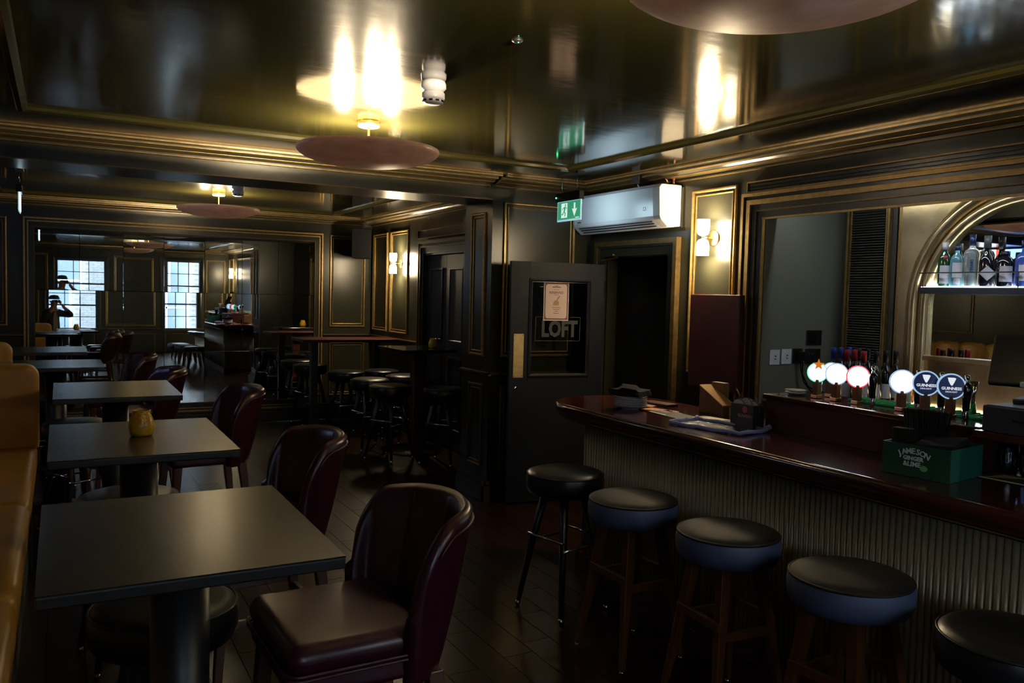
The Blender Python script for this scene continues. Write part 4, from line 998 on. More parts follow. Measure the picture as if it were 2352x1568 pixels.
# glasses under the till shelf
gp = None
for i in range(9):
    for j in range(3):
        q = (3.215 + j * .085, 1.900 - i * .083, CT + .001); lb = 'clear glass under the till, %s row, %s from the green caddy' % (['front', 'middle', 'back'][j], ['first', 'second', 'third', 'fourth', 'fifth', 'sixth', 'seventh', 'eighth', 'ninth'][i])
        if q[1] > 1.70 and j == 0: continue
        if gp is None:
            gp = thing('drinking_glass', lb, 'glass', q, 0, 'glasses under the till shelf')
            pr = [(.024, 0), (.026, .003), (.034, .02), (.039, .05), (.038, .085), (.033, .115)]
            MB().lathe(pr + [(r - .0018, z + (.003 if z == 0 else .0)) for r, z in reversed(pr)], 20).build('bowl', 'glassware', gp)
        else: dup(gp, q, 0, lb)
# ---- till
t = thing('cash_drawer', 'dark grey cash drawer on the till shelf', 'cash drawer', (3.31, 1.60, 1.2005), 0)
MB().box(-.175, .19, -.30, .315, 0, .100).build('casing', 'till_grey', t, bevel=.004)
MB().box(-.176, -.174, -.28, .20, .048, .056).build('drawer_slot', 'black_plastic', t)
MB().box(-.165, .185, -.29, .305, .1, .103).build('lid', 'till_top', t)
t = thing('till_monitor', 'black touchscreen monitor of the till', 'monitor', (3.345, 1.80, 1.304), R(-71))
MB().box(-.10, .10, -.05, .12, 0, .02).build('base', 'till_grey', t, bevel=.004)
MB().tube([(0, .05, .02), (0, .04, .14)], .02, 10).build('stand', 'black_plastic', t)
Mm = Matrix.Translation((0, .0, .165)) @ Matrix.Rotation(R(-24), 4, 'X')
MB().box(-.19, .19, -.012, .018, -.105, .105, Mm).build('housing', 'black_plastic', t, bevel=.005)
MB().box(-.182, .182, -.0135, -.012, -.097, .097, Mm).build('screen', 'screen_black', t)
t = thing('receipt_printer', 'white receipt printer on the cash drawer before the monitor', 'printer', (3.195, 1.75, 1.304), 0)
MB().lathe([(.036, 0), (.036, .075), (.034, .078), (0, .078)], 24).build('paper_housing', 'paper_white', t); MB().box(-.045, .05, -.06, .04, .078, .098).build('paper_cover', 'paper_white', t, bevel=.004)

# ================================================================== BACK BAR
XB = 4.60
bb = thing('back_bar', 'gold-leafed back bar with an arched mirror niche', 'back bar', (0, 0, 0))
MB().box(4.02, 4.73, 1.21, 3.92, 1.03, 1.07).build('counter', 'gold_leaf', bb, bevel=.004)
MB().box(4.12, 4.73, 1.21, 3.92, 0, 1.03).build('cabinet', 'bench_base', bb)
# arched facing: panel with an arch cut, built in the y-z plane
ACY, ACZ, ARI = 2.585, 1.67, .585
Y0, Y1, Z0, Z1 = 1.75, 3.395, 1.07, 2.43
SILL = 1.378
def arch_pts(r, n=24): return [(ACY + r * math.cos(PI * k / n), ACZ + r * math.sin(PI * k / n)) for k in range(n + 1)]
n = 24; inn = arch_pts(ARI); 
vs = []; fs = []
outer = []
for k in range(n + 1):
    a = PI * k / n; c, s = math.cos(a), math.sin(a)
    tt = min([(Y1 - ACY) / c if c > 1e-6 else 9, (ACY - Y0) / -c if c < -1e-6 else 9, (Z1 - ACZ) / s if s > 1e-6 else 9]); outer.append((ACY + c * tt, ACZ + s * tt))
for (p, q) in zip(inn, outer): vs += [(XB, p[0], p[1]), (XB, q[0], q[1])]
for k in range(n): fs.append((2 * k, 2 * k + 1, 2 * k + 3, 2 * k + 2))
mb = MB().add(vs, fs)
# corner fillers + legs
def quad(pts): mb.add([(XB, a, b) for a, b in pts], [(0, 1, 2, 3)])
for k in range(n):
    a, b = outer[k], outer[k + 1]
    if abs(a[0] - b[0]) > 1e-4 and abs(a[1] - b[1]) > 1e-4:
        cy_ = Y1 if a[0] > ACY else Y0
        mb.add([(XB, a[0], a[1]), (XB, cy_, Z1), (XB, b[0], b[1])], [(0, 1, 2)])
quad([(ACY + ARI, ACZ), (Y1, ACZ), (Y1, SILL), (ACY + ARI, SILL)]); quad([(Y0, ACZ), (ACY - ARI, ACZ), (ACY - ARI, SILL), (Y0, SILL)]); quad([(Y0, SILL), (Y1, SILL), (Y1, Z0), (Y0, Z0)])
mb.build('gilded_facing', 'gold_leaf', bb)
# reveal of the niche
vs = []; fs = []
path = [(ACY + ARI, SILL)] + inn + [(ACY - ARI, SILL)]
for (a, b) in path: vs += [(XB, a, b), (XB + .014, a, b)]
for k in range(len(path) - 1): fs.append((2 * k, 2 * k + 1, 2 * k + 3, 2 * k + 2))
MB().add(vs, fs, True).build('niche_reveal', 'gold_leaf', bb)
MB().box(XB - .03, XB + .012, ACY - ARI - .02, ACY + ARI + .02, SILL - .03, SILL).build('niche_sill', 'gold_leaf', bb, bevel=.004)
vs = [(XB + .012, a, b) for a, b in path]
MB().add(vs, [tuple(range(len(path)))]).build('niche_mirror', 'mirror', bb)
# twin rope mouldings around the arch
def arch_tube(r, rad, name, mt, zb=Z0):
    pts = [(XB - .006, ACY + r, zb)] + [(XB - .006, ACY + r, zb + (ACZ - zb) * k / 4) for k in range(1, 4)] + [(XB - .006, a, b) for a, b in arch_pts(r, 32)] + [(XB - .006, ACY - r, zb + (ACZ - zb) * k / 4) for k in (3, 2, 1)] + [(XB - .006, ACY - r, zb)]
    MB().tube(pts, rad, 12).build(name, mt, bb)
arch_tube(ARI + .032, .032, 'arch_moulding', 'gold_leaf'); arch_tube(ARI + .105, .036, 'arch_moulding', 'gold_leaf'); arch_tube(ARI + .148, .008, 'arch_bead', 'gilt')
# louvred panel and pilasters left of the arch
MB().box(XB + .03, 4.738, 3.44, 3.84, 1.07, 2.42).build('louvre_backing', 'louvre', bb)
lv = MB().box(-.012, .012, -.125, .125, -.0035, .0035, Matrix.Rotation(R(32), 4, 'Y')).build('louvre_slat', 'louvre', bb, loc=(XB + .018, 3.64, 1.10))
z = 1.10 + .0165
while z < 2.40: share(lv, bb, (XB + .018, 3.64, z)); z += .0165
for (a, b, h, mt) in ((3.765, 3.775, .02, 'gilt'), (3.785, 3.80, .026, 'gilt'), (3.500, 3.510, .02, 'gilt'), (3.478, 3.492, .026, 'gilt')):
    MB().box(XB + .03 - h, XB + .032, a, b, 1.07, 2.42).build('pilaster_bead', mt, bb)
MB().box(XB - .002, XB + .1, 3.385, 3.405, 1.07, 2.42).build('facing_edge_bead', 'gilt', bb)
# LED strips of the niche and counter
MB().box(XB - .070, XB - .058, ACY - ARI + .01, ACY + ARI - .01, 1.757, 1.7615).build('light_strip', 'led_white', bb)
MB().box(XB - .03, XB - .02, Y0 + .1, 3.25, 1.071, 1.079).build('light_strip', 'led_warm', bb)
MB().box(XR + .105, XR + .13, 1.4, 3.8, 2.405, 2.418).build('light_strip', 'recess_fill_led', bb)  # strip added out of sight behind the header to brighten the recess
# glass shelf with bottles
sh = thing('bottle_shelf', 'dark glass shelf with a rail across the arched niche', 'shelf', (0, 0, 0))
MB().box(XB - .125, XB + .010, ACY - ARI + .004, ACY + ARI - .004, 1.762, 1.784).box(XB - .125, XB - .117, ACY - ARI + .004, ACY + ARI - .004, 1.746, 1.762).build('board', 'shelf_dark', sh)
MB().box(XB - .100, XB + .008, ACY - ARI + .006, ACY + ARI - .006, 1.784, 1.788).build('lit_top', 'led_white', sh)
MB().tube([(XB - .118, ACY - ARI + .004, 1.868), (XB - .118, ACY + ARI - .004, 1.868)], .0035, 8).build('rail', 'black_metal', sh)
for yy in (ACY - ARI + .03, ACY, ACY + ARI - .03): MB().tube([(XB - .118, yy, 1.784), (XB - .118, yy, 1.868)], .003, 6).build('rail_post', 'black_metal', sh)
def bottle(name, label, x, y, z, prof, mt, parts=(), group=None, seg=28, sc=(1, 1), rz=0):
    t = thing(name, label, 'bottle', (x, y, z), rz, group)
    M_ = Matrix.Diagonal((sc[0], sc[1], 1, 1))
    MB().lathe(prof, seg, M_).build('body', mt, t)
    for (nm, pr, m2) in parts: MB().lathe(pr, seg, M_ if nm != 'cap' and nm != 'capsule' else None).build(nm, m2, t)
    return t
def plate_label(t, w, h, z, r, mt, name='label', rot=0, diamond=False):
    d = Vector((-.78, -.62, 0)).normalized(); xr = Z_.cross(d).normalized() * 1
    M_ = basis(d * r + Vector((0, 0, z)), xr, Z_, d)
    if diamond: pts = [(0, -h / 2), (w / 2, 0), (0, h / 2), (-w / 2, 0)]
    else: pts = [(-w / 2, -h / 2), (w / 2, -h / 2), (w / 2, h / 2), (-w / 2, h / 2)]
    vs = []; fs = []; N_ = 8
    if diamond: return MB().prism(pts, 0, .0015, 'z', M=M_).build(name, mt, t)
    for i in range(N_ + 1):
        u = -w / 2 + w * i / N_; dep = -max(0, r - math.sqrt(max(0, r * r - u * u))) * .98
        vs += [tuple(M_ @ Vector((u, -h / 2, dep + .001))), tuple(M_ @ Vector((u, h / 2, dep + .001)))]
    for i in range(N_): fs.append((2 * i, 2 * i + 2, 2 * i + 3, 2 * i + 1))
    return MB().add(vs, fs, True).build(name, mt, t)
SZ_ = 1.789; SX = XB - .055
GBt = 'spirit bottles on the niche shelf'
b = bottle('spirit_bottle', 'green gin bottle with red seal and white cap on the shelf', SX, 3.050, SZ_, [(.034, 0), (.037, .005), (.037, .155), (.030, .178), (.015, .200), (.013, .222)], 'gin_green', [('cap', [(.017, .215), (.017, .258), (0, .258)], 'cap_white')], GBt)
plate_label(b, .056, .075, .085, .038, 'label_paper'); plate_label(b, .056, .03, .032, .0382, 'label_silver', 'lower_label'); MB().sphere((-.022, -.018, .168), .013, 10, 6).build('seal', 'seal_red', b)
b = bottle('spirit_bottle', 'pale blue square gin bottle on the shelf', SX, 2.976, SZ_, [(.034, 0), (.036, .006), (.036, .150), (.030, .172), (.013, .192), (.012, .215)], 'gin_blue', [('cap', [(.014, .208), (.014, .238), (0, .238)], 'cap_navy')], GBt, seg=4 * 6, sc=(.95, 1.05))
plate_label(b, .05, .085, .095, .037, 'label_paper'); plate_label(b, .036, .035, .032, .0375, 'label_silver', 'lower_label')
b = bottle('spirit_bottle', 'tall clear gin bottle with vertical lettering on the shelf', SX, 2.887, SZ_, [(.036, 0), (.040, .006), (.042, .16), (.044, .185), (.036, .205), (.016, .222), (.0135, .245)], 'clear_bottle', [('cap', [(.0165, .232), (.0165, .295), (0, .295)], 'cap_navy')], GBt)
d = Vector((-.78, -.62, 0)).normalized(); xr = Z_.cross(d).normalized()
text('DINGLE', .022, 'cap_navy', b, basis(d * .0435 + Vector((0, 0, .115)) - xr * .006, -Z_, xr, d), bold=.0006)
b = bottle('spirit_bottle', 'dark bottle with a silver diamond label on the shelf', SX, 2.800, SZ_, [(.036, 0), (.039, .006), (.039, .145), (.030, .168), (.016, .19), (.014, .225)], 'dark_bottle', [('cap', [(.019, .215), (.019, .285), (0, .285)], 'cork_stopper')], GBt)
plate_label(b, .085, .085, .075, .0405, 'label_silver', diamond=True)
b = bottle('spirit_bottle', 'stout dark bottle with a square grey label on the shelf', SX, 2.697, SZ_, [(.042, 0), (.045, .006), (.045, .130), (.038, .152), (.020, .168), (.019, .19)], 'dark_bottle', [('cap', [(.022, .165), (.022, .195), (0, .195)], 'foil_black')], GBt)
plate_label(b, .062, .085, .07, .0465, 'label_silver')
b = bottle('spirit_bottle', 'blue bottle with a white label at the right of the shelf', SX, 2.594, SZ_, [(.040, 0), (.044, .006), (.044, .150), (.034, .172), (.016, .19), (.015, .22)], 'blue_bottle', [('cap', [(.018, .21), (.018, .25), (0, .25)], 'cap_navy')], GBt)
plate_label(b, .062, .085, .075, .0455, 'label_paper')
# wine bottles on the back counter
GW = 'wine bottles on the back bar counter'
foils = [('blue', 'leftmost'), ('blue', 'second from left'), ('red', 'third from left'), ('blue', 'fourth from left, half hidden'), ('red', 'fifth from left'), ('black', 'sixth from left'), ('red', 'seventh from left'), ('black', 'eighth from left'), ('black', 'ninth from left'), ('black', 'tenth from left'), ('black', 'rightmost')]
ys = [3.53, 3.547, 3.355, 3.559, 3.373, 3.414, 3.237, 3.418, 3.223, 3.225, 3.224]
xs_ = [4.21, 4.30, 4.12, 4.39, 4.21, 4.30, 4.12, 4.39, 4.21, 4.30, 4.39]
WP = [(.034, 0), (.0365, .004), (.0365, .175), (.032, .200), (.017, .222), (.0145, .235), (.0140, .300), (0, .300)]
for k, (f, l) in enumerate(foils):
    zt_ = 1.071
    b = bottle('wine_bottle', 'dark wine bottle with %s capsule, %s in the row' % (f, l), xs_[k], ys[k], zt_, [(r, z * 1.09) for r, z in WP], 'wine_glass', [('capsule', [(.0155, .262), (.0160, .328), (.0150, .331), (0, .331)], 'foil_' + f)], GW, 24)
    plate_label(b, .055, .085, .095, .0375, 'label_paper')
t = thing('syrup_bottle', 'squat pale bottle with yellow cap behind the white lens', 'bottle', (4.05, 2.92, 1.071))
MB().lathe([(.040, 0), (.043, .004), (.043, .10), (.034, .14), (.018, .165), (.016, .18)], 28).build('body', 'canister', t); MB().lathe([(.019, .175), (.019, .205), (0, .205)], 20).build('cap', 'cap_yellow', t)
t = thing('cocktail_jigger', 'steel jigger cup standing behind the right harp tap', 'jigger', (3.44, 2.145, 1.2225)); MB().lathe([(.016, 0), (.008, .06), (.009, .075), (.021, .135), (.0195, .135), (.007, .075)], 24).build('cup', 'chrome', t)
# sockets and cables on the recess side wall (plane y = 3.93)
def wall_plate(name, label, x, z, w, h, mt, det):
    t = thing(name, label, 'socket', (x, 3.924, z)); MB().box(-w / 2, w / 2, -.008, 0, -h / 2, h / 2).build('plate', mt, t, bevel=.002, bseg=1); det(t); return t
def rocker(t): MB().box(-.008, .010, -.013, -.008, -.018, .018).build('rocker', 'socket_white', t); MB().box(-.004, .006, -.0136, -.013, .004, .012).build('rocker_mark', 'socket_dark', t); MB().box(-.004, .006, -.0136, -.013, -.014, -.008).build('rocker_mark', 'socket_dark', t)
wall_plate('light_switch', 'left white switch plate on the green recess wall', 4.115, 1.312, .09, .10, 'socket_white', rocker)
wall_plate('light_switch', 'right white switch plate on the green recess wall', 4.222, 1.316, .09, .10, 'socket_white', rocker)
def plug(t): MB().box(-.025, .025, -.05, -.008, -.03, .03).build('plug', 'black_plastic', t, bevel=.006)
wall_plate('wall_socket', 'black plugged socket beside the white switch plates', 4.325, 1.318, .09, .10, 'socket_dark', plug)
def pins(t):
    for k in range(4): MB().box(-.045 + k * .026, -.033 + k * .026, -.012, -.008, .008, .022).build('toggle', 'chrome', t)
wall_plate('wall_socket', 'dark four-gang switch plate above the wine bottles', 4.47, 1.315, .145, .10, 'socket_dark', pins)
def blank(t): MB().box(-.06, .02, -.011, -.008, -.038, .038).build('grille', 'black_plastic', t); MB().box(.03, .062, -.012, -.008, -.04, .04).build('screen', 'tap_black', t)
wall_plate('thermostat', 'dark control panel high on the green recess wall', 4.475, 1.44, .145, .10, 'socket_dark', blank)
t = thing('power_cable', 'black cables hanging from the socket to the back counter', 'cable', (0, 0, 0))
MB().tube([(4.315, 3.88, 1.285), (4.31, 3.87, 1.23), (4.34, 3.87, 1.15), (4.40, 3.86, 1.085), (4.5, 3.84, 1.078)], .0045, 8).build('cable', 'cable_black', t)
MB().tube([(4.335, 3.88, 1.285), (4.325, 3.87, 1.20), (4.37, 3.86, 1.12), (4.44, 3.84, 1.079)], .0045, 8).build('cable', 'cable_black', t)
MB().tube([(4.37, 3.91, 1.335), (4.42, 3.88, 1.31), (4.46, 3.89, 1.25), (4.52, 3.88, 1.09)], .0045, 8).build('cable', 'cable_black', t)

# ================================================================== LIGHTS
def pendant(label, x, y, power):
    t = thing('pendant_light', label, 'light', (x, y, ZC), 0, 'alabaster bowl pendants')
    MB().lathe([(.058, -.030), (.058, -.001), (0, -.001)], 32).build('ceiling_rose', 'brass', t)
    MB().lathe([(0, -.0345), (.050, -.034), (.056, -.030)], 32, closed_ends=False).build('rose_underside', 'white_paint', t)
    MB().tube([(0, 0, -.03), (0, 0, -.20)], .006, 10).build('stem', 'brass', t)
    R_ = .385; pr = []; pi_ = []
    for k in range(13):
        a = k / 12.0; r = R_ * math.sin(a * PI / 2); z = -.245 + .088 * (1 - math.cos(a * PI / 2)); pr.append((r, z)); 
    pi_ = [(max(0, r - .002) if r > 0 else 0, z + .008) for r, z in pr]
    MB().lathe(pr + [(R_ - .002, -.149)], 64, closed_ends=False).build('bowl', 'alabaster', t)
    MB().lathe(pi_[:-1] + [(R_ - .002, -.149)], 64, closed_ends=False).build('bowl_lining', 'bowl_inside', t)
    MB().tube([(0, 0, -.20), (0, 0, -.236)], .02, 12).build('lamp_holder', 'brass', t)
    for k in range(3):
        a = R(20 + 120 * k); bx, by = .15 * math.cos(a), .15 * math.sin(a)
        MB().sphere((bx, by, -.202), .022, 14, 8).build('bulb', 'bulb', t); MB().tube([(.02 * math.cos(a), .02 * math.sin(a), -.215), (bx * .9, by * .9, -.20)], .006, 6).build('bulb_arm', 'brass', t)
        L = bpy.data.lights.new('pendant_lamp', 'POINT'); L.energy = power / 3; L.color = (1, .80, .50); L.shadow_soft_size = .015
        lo = bpy.data.objects.new('pendant_lamp', L); C.objects.link(lo); lo.parent = t; lo.location = (bx, by, -.173)
    return t
pendant('alabaster bowl pendant above the bar chairs', 1.48, 4.38, 300)
pendant('alabaster bowl pendant in the rear room before the mirror', 1.37, 8.52, 300)
pendant('alabaster bowl pendant cut off by the top edge', 1.47, 1.42, 300)
def sconce(label, x, y, z):
    t = thing('wall_light', label, 'wall light', (x, y, z), 0, 'twin opal wall lights')
    MB().lathe([(.055, 0), (.055, .006), (.050, .010), (0, .012)], 32, basis((0, 0, 0), -Y_, Z_, -X_)).build('wall_plate', 'brass', t)
    MB().tube([(-.01, 0, 0), (-.10, 0, 0)], .005, 8).build('arm', 'brass', t); MB().tube([(-.10, 0, -.016), (-.10, 0, .016)], .011, 12).build('stem', 'brass', t)
    up = [(.010, .012), (.022, .0145), (.032, .021), (.0385, .031), (.042, .045), (.0435, .065), (.0435, .122)]
    for sg in (1, -1):
        sd = MB().lathe([(r, sg * z) for r, z in up], 28, Matrix.Translation((-.10, 0, 0)), closed_ends=False).build('shade', 'opal', t)
        MB().lathe([(0, sg * .119), (.0425, sg * .119)], 28, Matrix.Translation((-.10, 0, 0)), closed_ends=False).build('glowing_opening', 'opal_open', sd)
    return t
sconce('twin opal wall light on the bar wall beside the red flap', XR, 4.40, 2.105)
sconce('twin opal wall light on the rear right wall', XRR, 9.52, 2.02)
sconce('twin opal wall light by the front windows, seen in the mirror', XR, -1.25, 2.02)
# exit signs
def exit_sign(label, x, y, rz):
    t = thing('exit_sign', label, 'sign', (x, y, ZC), rz)
    # local x: along the sign, local y: viewer side is -y
    MB().box(-.15, .15, -.03, .03, -.012, 0).build('ceiling_plate', 'black_plastic', t)
    for sx in (-.115, .10): MB().tube([(sx, 0, -.012), (sx, 0, -.135)], .0022, 6).build('suspension_rod', 'chrome', t)
    MB().box(-.165, .165, -.022, .022, -.20, -.135).build('housing', 'black_plastic', t, bevel=.004)
    MB().sphere((-.158, -.022, -.168), .006, 10, 6).build('indicator', 'led_green', t)
    MB().box(-.165, .165, -.004, .004, -.352, -.20).build('panel', 'sign_rim', t)
    MB().box(-.155, .155, -.0055, -.004, -.338, -.204).build('green_face', 'sign_green', t)
    MB().box(-.155, .155, .004, .0055, -.338, -.204).build('back_fill_glow', 'sign_back_fill', t)  # glowing back added out of view to light the air unit
    for sg in (-1,):
        yy = sg * .0062
        def fl_(pts, nm): MB().add([(a * -sg if sg > 0 else a, yy, b) for a, b in pts], [tuple(range(len(pts)))]).build(nm, 'sign_white', t)
        fl_([(.070, -.220), (.090, -.220), (.090, -.268), (.115, -.260), (.080, -.322), (.045, -.260), (.070, -.268)], 'arrow')
        fl_([(-.105, -.215), (-.02, -.215), (-.02, -.325), (-.105, -.325)], 'doorway')
        yy = sg * .0068
        def gr(pts): MB().add([(a * -sg if sg > 0 else a, yy, b) for a, b in pts], [tuple(range(len(pts)))]).build('running_figure', 'sign_green', t)
        gr([(-.052, -.222), (-.042, -.222), (-.038, -.232), (-.044, -.240), (-.054, -.236)]); gr([(-.062, -.242), (-.040, -.240), (-.050, -.275), (-.072, -.282)])
        gr([(-.070, -.272), (-.056, -.272), (-.040, -.292), (-.046, -.316), (-.058, -.314), (-.054, -.295)]); gr([(-.074, -.274), (-.062, -.280), (-.078, -.302), (-.100, -.304), (-.100, -.296), (-.084, -.292)]); gr([(-.064, -.242), (-.086, -.254), (-.090, -.268), (-.083, -.268), (-.078, -.258), (-.062, -.252)]); gr([(-.042, -.246), (-.030, -.262), (-.024, -.258), (-.036, -.242)])
        fl_([(.095, -.328), (.145, -.328), (.145, -.334), (.095, -.334)], 'small_print')
    return t
exit_sign('green exit sign with running figure and arrow hanging by the door', 3.40, 5.35, R(-90))
exit_sign('green exit sign seen edge-on at the far left', -.28, 7.9, R(-90))
def smoke(label, x, y, mt='plastic_white'):
    t = thing('smoke_detector', label, 'smoke detector', (x, y, ZC), 0, 'ceiling smoke detectors')
    MB().lathe([(.050, 0), (.055, -.012), (.056, -.030), (.048, -.038), (.044, -.045)], 36).build('sounder_base', mt, t)
    MB().lathe([(.043, -.044), (.050, -.052), (.051, -.072), (.047, -.080)], 36).build('detector_body', mt, t)
    MB().lathe([(.047, -.080), (.044, -.092), (.032, -.098), (0, -.099)], 36).build('sensor_cap', mt, t)
    for k in range(10): a = R(36 * k); MB().box(-.008, .008, -.001, .001, -.091, -.083, Matrix.Rotation(a, 4, 'Z') @ Matrix.Translation((0, -.0465, 0))).build('vent', 'black_plastic', t)
smoke('white smoke detector near the middle pendant', 1.44, 3.40); smoke('grey smoke detector in the rear room', 1.42, 7.80)
t = thing('ceiling_sensor', 'small dark sensor with a green light on the ceiling', 'sensor', (1.46, 2.68, ZC)); MB().lathe([(.02, 0), (.02, -.004), (.012, -.010), (0, -.011)], 20).build('body', 'black_metal', t); MB().sphere((0, -.008, -.010), .0025, 8, 5).build('indicator', 'led_green', t)
# wall heater unit above the door
ac = thing('wall_heater', 'white wall-mounted air unit above the open door', 'air unit', (0, 0, 0))
pf = [(XR - .012, 2.205), (XR - .12, 2.195), (XR - .190, 2.250), (XR - .200, 2.275), (XR - .212, 2.48), (XR - .190, 2.503), (XR - .012, 2.505)]
MB().prism(pf, 4.83, 5.86, 'y').build('body', 'ac_white', ac)
MB().prism([(x - .004 if x < XR - .05 else x, z) for x, z in pf], 4.745, 4.83, 'y').build('end_cap', 'ac_side', ac, bevel=.008, bseg=3)
MB().prism([(x - .003 if x < XR - .05 else x, z) for x, z in pf], 5.86, 5.895, 'y').build('end_cap', 'ac_white', ac, bevel=.006)
for (p, q) in (((XR - .135, 2.207), (XR - .145, 2.215)), ((XR - .156, 2.2235), (XR - .166, 2.2315)), ((XR - .175, 2.2385), (XR - .183, 2.245))):
    MB().add([(p[0] - .002, 4.86, p[1] - .003), (q[0] - .002, 4.86, q[1] - .003), (q[0] - .002, 5.83, q[1] - .003), (p[0] - .002, 5.83, p[1] - .003)], [(0, 1, 2, 3)]).build('outlet_slot', 'ac_slot', ac)
MB().box(XR - .2045, XR - .202, 5.775, 5.825, 2.283, 2.291).build('badge', 'ac_slot', ac)
mb = MB(); ring(mb, (XR - .213, 0, 0), -Y_, Z_, -X_, -4.93, -4.905, 2.32, 2.345, [(0, 0), (0, .001), (.003, .001), (.003, 0)]); mb.build('badge_mark', 'ac_slot', ac)
MB().box(XR - .012, XR, 4.73, 5.85, 2.20, 2.49).build('wall_bracket', 'wall_paint', ac)
pipe = MB().tube([(XR - .075, 4.83, 2.50), (XR - .075, 4.83, 2.545), (XR - .085, 4.845, 2.56), (XR - .10, 5.02, 2.56)], .010, 10).tube([(XR - .065, 4.775, 2.50), (XR - .065, 4.775, 2.548), (XR - .085, 4.79, 2.562), (XR - .11, 4.86, 2.562)], .010, 10)
pipe.build('copper_pipe', 'copper', ac)
MB().tube([(XR - .12, 5.10, 2.50), (XR - .13, 5.12, 2.54), (XR - .15, 5.10, 2.58), (XR - .15, 5.08, ZC)], .005, 8).build('flex', 'white_paint', ac)
MB().box(XR - .19, XR - .09, 5.02, 5.12, 2.535, ZC - .002).build('junction_box', 'black_metal', ac, bevel=.004)

# ================================================================== PERSON (holding the camera, seen in the mirror)
FA = -YAW
per = thing('person', 'person in dark jacket and cap raising a camera, reflected in the mirror', 'person', (0, 0, 0), FA)
def skin(name, verts, edges, radii, mt, parent, sub=1):
    me = bpy.data.meshes.new(name); me.from_pydata(verts, edges, []); o = bpy.data.objects.new(name, me); C.objects.link(o); o.parent = parent
    me.materials.append(MAT[mt])
    md = o.modifiers.new('skin', 'SKIN'); md.use_smooth_shade = True
    for i, r in enumerate(radii):
        sv = me.skin_vertices[0].data[i]; sv.radius = r if isinstance(r, tuple) else (r, r); sv.use_root = (i == 0)
    s = o.modifiers.new('sub', 'SUBSURF'); s.levels = sub; s.render_levels = sub
    return o
V = [(0, -.24, .98), (0, -.25, 1.15), (0, -.26, 1.34), (0, -.25, 1.46), (0, -.215, 1.53), (0, -.18, 1.62), (0, -.175, 1.72),   # 0-6 spine/head
     (.12, -.25, 1.43), (.20, -.25, 1.41), (.40, -.14, 1.36), (.22, -.10, 1.50), (.10, -.075, 1.62),                              # 7-11 right arm
     (-.12, -.25, 1.43), (-.20, -.25, 1.41), (-.27, -.10, 1.27), (-.14, -.07, 1.45), (-.045, -.055, 1.60),                          # 12-16 left arm
     (.09, -.24, .92), (.10, -.22, .50), (.10, -.25, .08), (.11, -.13, .04), (-.09, -.24, .92), (-.11, -.20, .50), (-.12, -.24, .08), (-.13, -.12, .04)]
Ed = [(0, 1), (1, 2), (2, 3), (3, 4), (4, 5), (5, 6), (3, 7), (7, 8), (8, 9), (9, 10), (10, 11), (3, 12), (12, 13), (13, 14), (14, 15), (15, 16), (0, 17), (17, 18), (18, 19), (19, 20), (0, 21), (21, 22), (22, 23), (23, 24)]
Ra = [(.145, .10), (.135, .095), (.15, .10), (.11, .08), (.055, .055), (.078, .095), (.072, .09), .07, .06, .045, .04, .03, .07, .06, .045, .04, .03, .085, .06, .04, .035, .085, .06, .04, .035]
skin('body', V, Ed, Ra, 'skin', per, 2)
JV = V[0:4] + V[7:11] + V[12:16]; JE = [(0, 1), (1, 2), (2, 3), (3, 4), (4, 5), (5, 6), (6, 7), (3, 8), (8, 9), (9, 10), (10, 11)]
JR = [(.175, .125), (.165, .12), (.18, .125), (.125, .095), .09, .082, .066, .052, .09, .082, .066, .052]
skin('jacket', JV, JE, JR, 'jacket', per, 2)
TV_ = [V[0], V[17], V[18], (V[19][0], V[19][1], .10), V[21], V[22], (V[23][0], V[23][1], .10)]
skin('trousers', TV_, [(0, 1), (1, 2), (2, 3), (0, 4), (4, 5), (5, 6)], [(.15, .11), .10, .075, .06, .10, .075, .06], 'trousers', per, 2)
MB().prism([(-.05, 1.02), (.06, 1.02), (.05, 1.30), (.02, 1.44), (-.03, 1.44), (-.05, 1.30)], -.155, -.135, 'y').build('shirt_front', 'shirt', per)
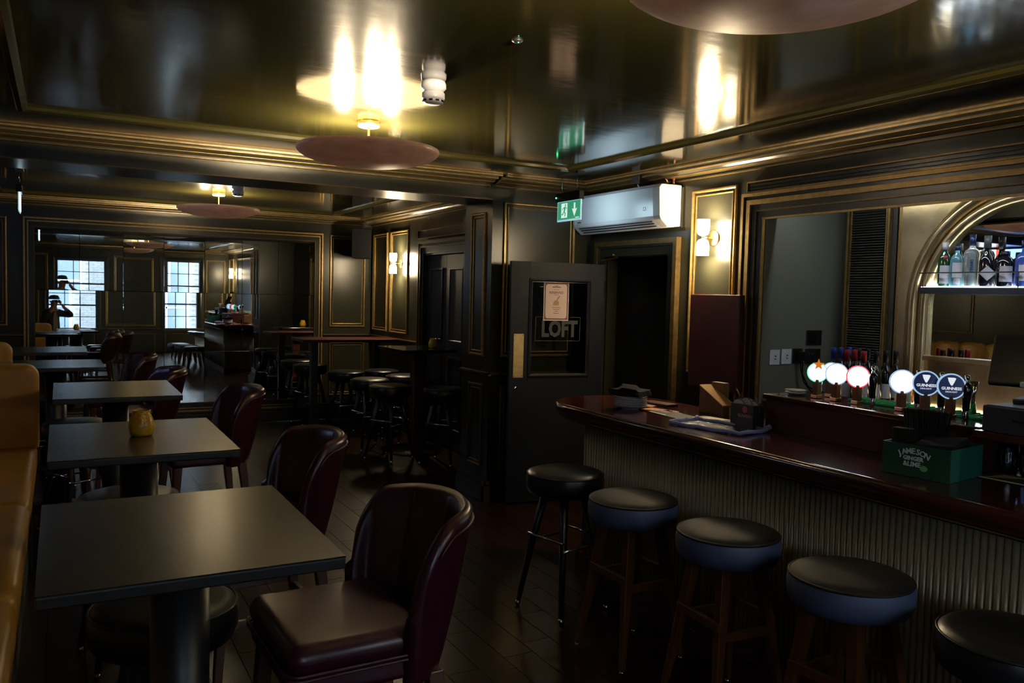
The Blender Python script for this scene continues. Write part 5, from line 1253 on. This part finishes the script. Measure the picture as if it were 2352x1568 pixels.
MB().lathe([(.108, 1.725), (.112, 1.745), (.105, 1.785), (.075, 1.815), (0, 1.825)], 24, Matrix.Translation((0, -.185, 0)) @ Matrix.Diagonal((.92, 1.08, 1, 1))).build('cap', 'hair_cap', per)
MB().prism([(-.08, -.10), (.08, -.10), (.065, -.045), (-.065, -.045)], 1.735, 1.745, 'z').build('cap_peak', 'hair_cap', per)
MB().sphere((0, -.085, 1.655), .015, 10, 6, sc=(.8, 1.2, 1.4)).build('nose', 'skin', per)
for sx in (-1, 1):
    MB().sphere((sx * .034, -.096, 1.685), .012, 10, 6).build('eye', 'hair_cap', per); MB().sphere((sx * .088, -.185, 1.675), .022, 10, 6, sc=(.4, .8, 1.3)).build('ear', 'skin', per)
MB().box(-.022, .022, -.092, -.084, 1.612, 1.618).build('mouth', 'leaflet_red', per)
def hand(c, side, name):
    mb = MB()
    c = Vector(c); mb.sphere(c, .03, 12, 8, sc=(.8, 1.0, 1.25))
    for k in range(4):
        z0 = c.z + .026 - k * .017; L_ = (.034, .040, .038, .028)[k]
        mb.tube([(c.x - side * .012, c.y + .008, z0), (c.x - side * .028, c.y + .020, z0 + .006), (c.x - side * (.028 + L_ * .6), c.y + .012, z0 + .010)], [.009, .0085, .007], 7)
    mb.tube([(c.x, c.y - .012, c.z - .012), (c.x - side * .022, c.y - .026, c.z - .002), (c.x - side * .040, c.y - .024, c.z + .010)], [.010, .009, .0075], 7)
    return mb.build(name, 'skin', per)
hand((.078, -.066, 1.655), 1, 'hand'); hand((-.07, -.060, 1.645), -1, 'hand')
t = thing('compact_camera', 'black compact camera held to the eye of the person', 'camera', (0, 0, 1.68), FA)
MB().box(-.055, .055, -.062, -.030, -.035, .030).build('body', 'black_plastic', t, bevel=.004); MB().lathe([(.026, -.030), (.026, -.018), (.022, -.016), (0, -.017)], 24, basis((0, 0, 0), X_, -Z_, Y_)).build('lens', 'black_metal', t); MB().lathe([(.008, .030), (.008, .036), (0, .036)], 14, Matrix.Translation((.035, -.046, 0))).build('shutter_button', 'chrome', t)
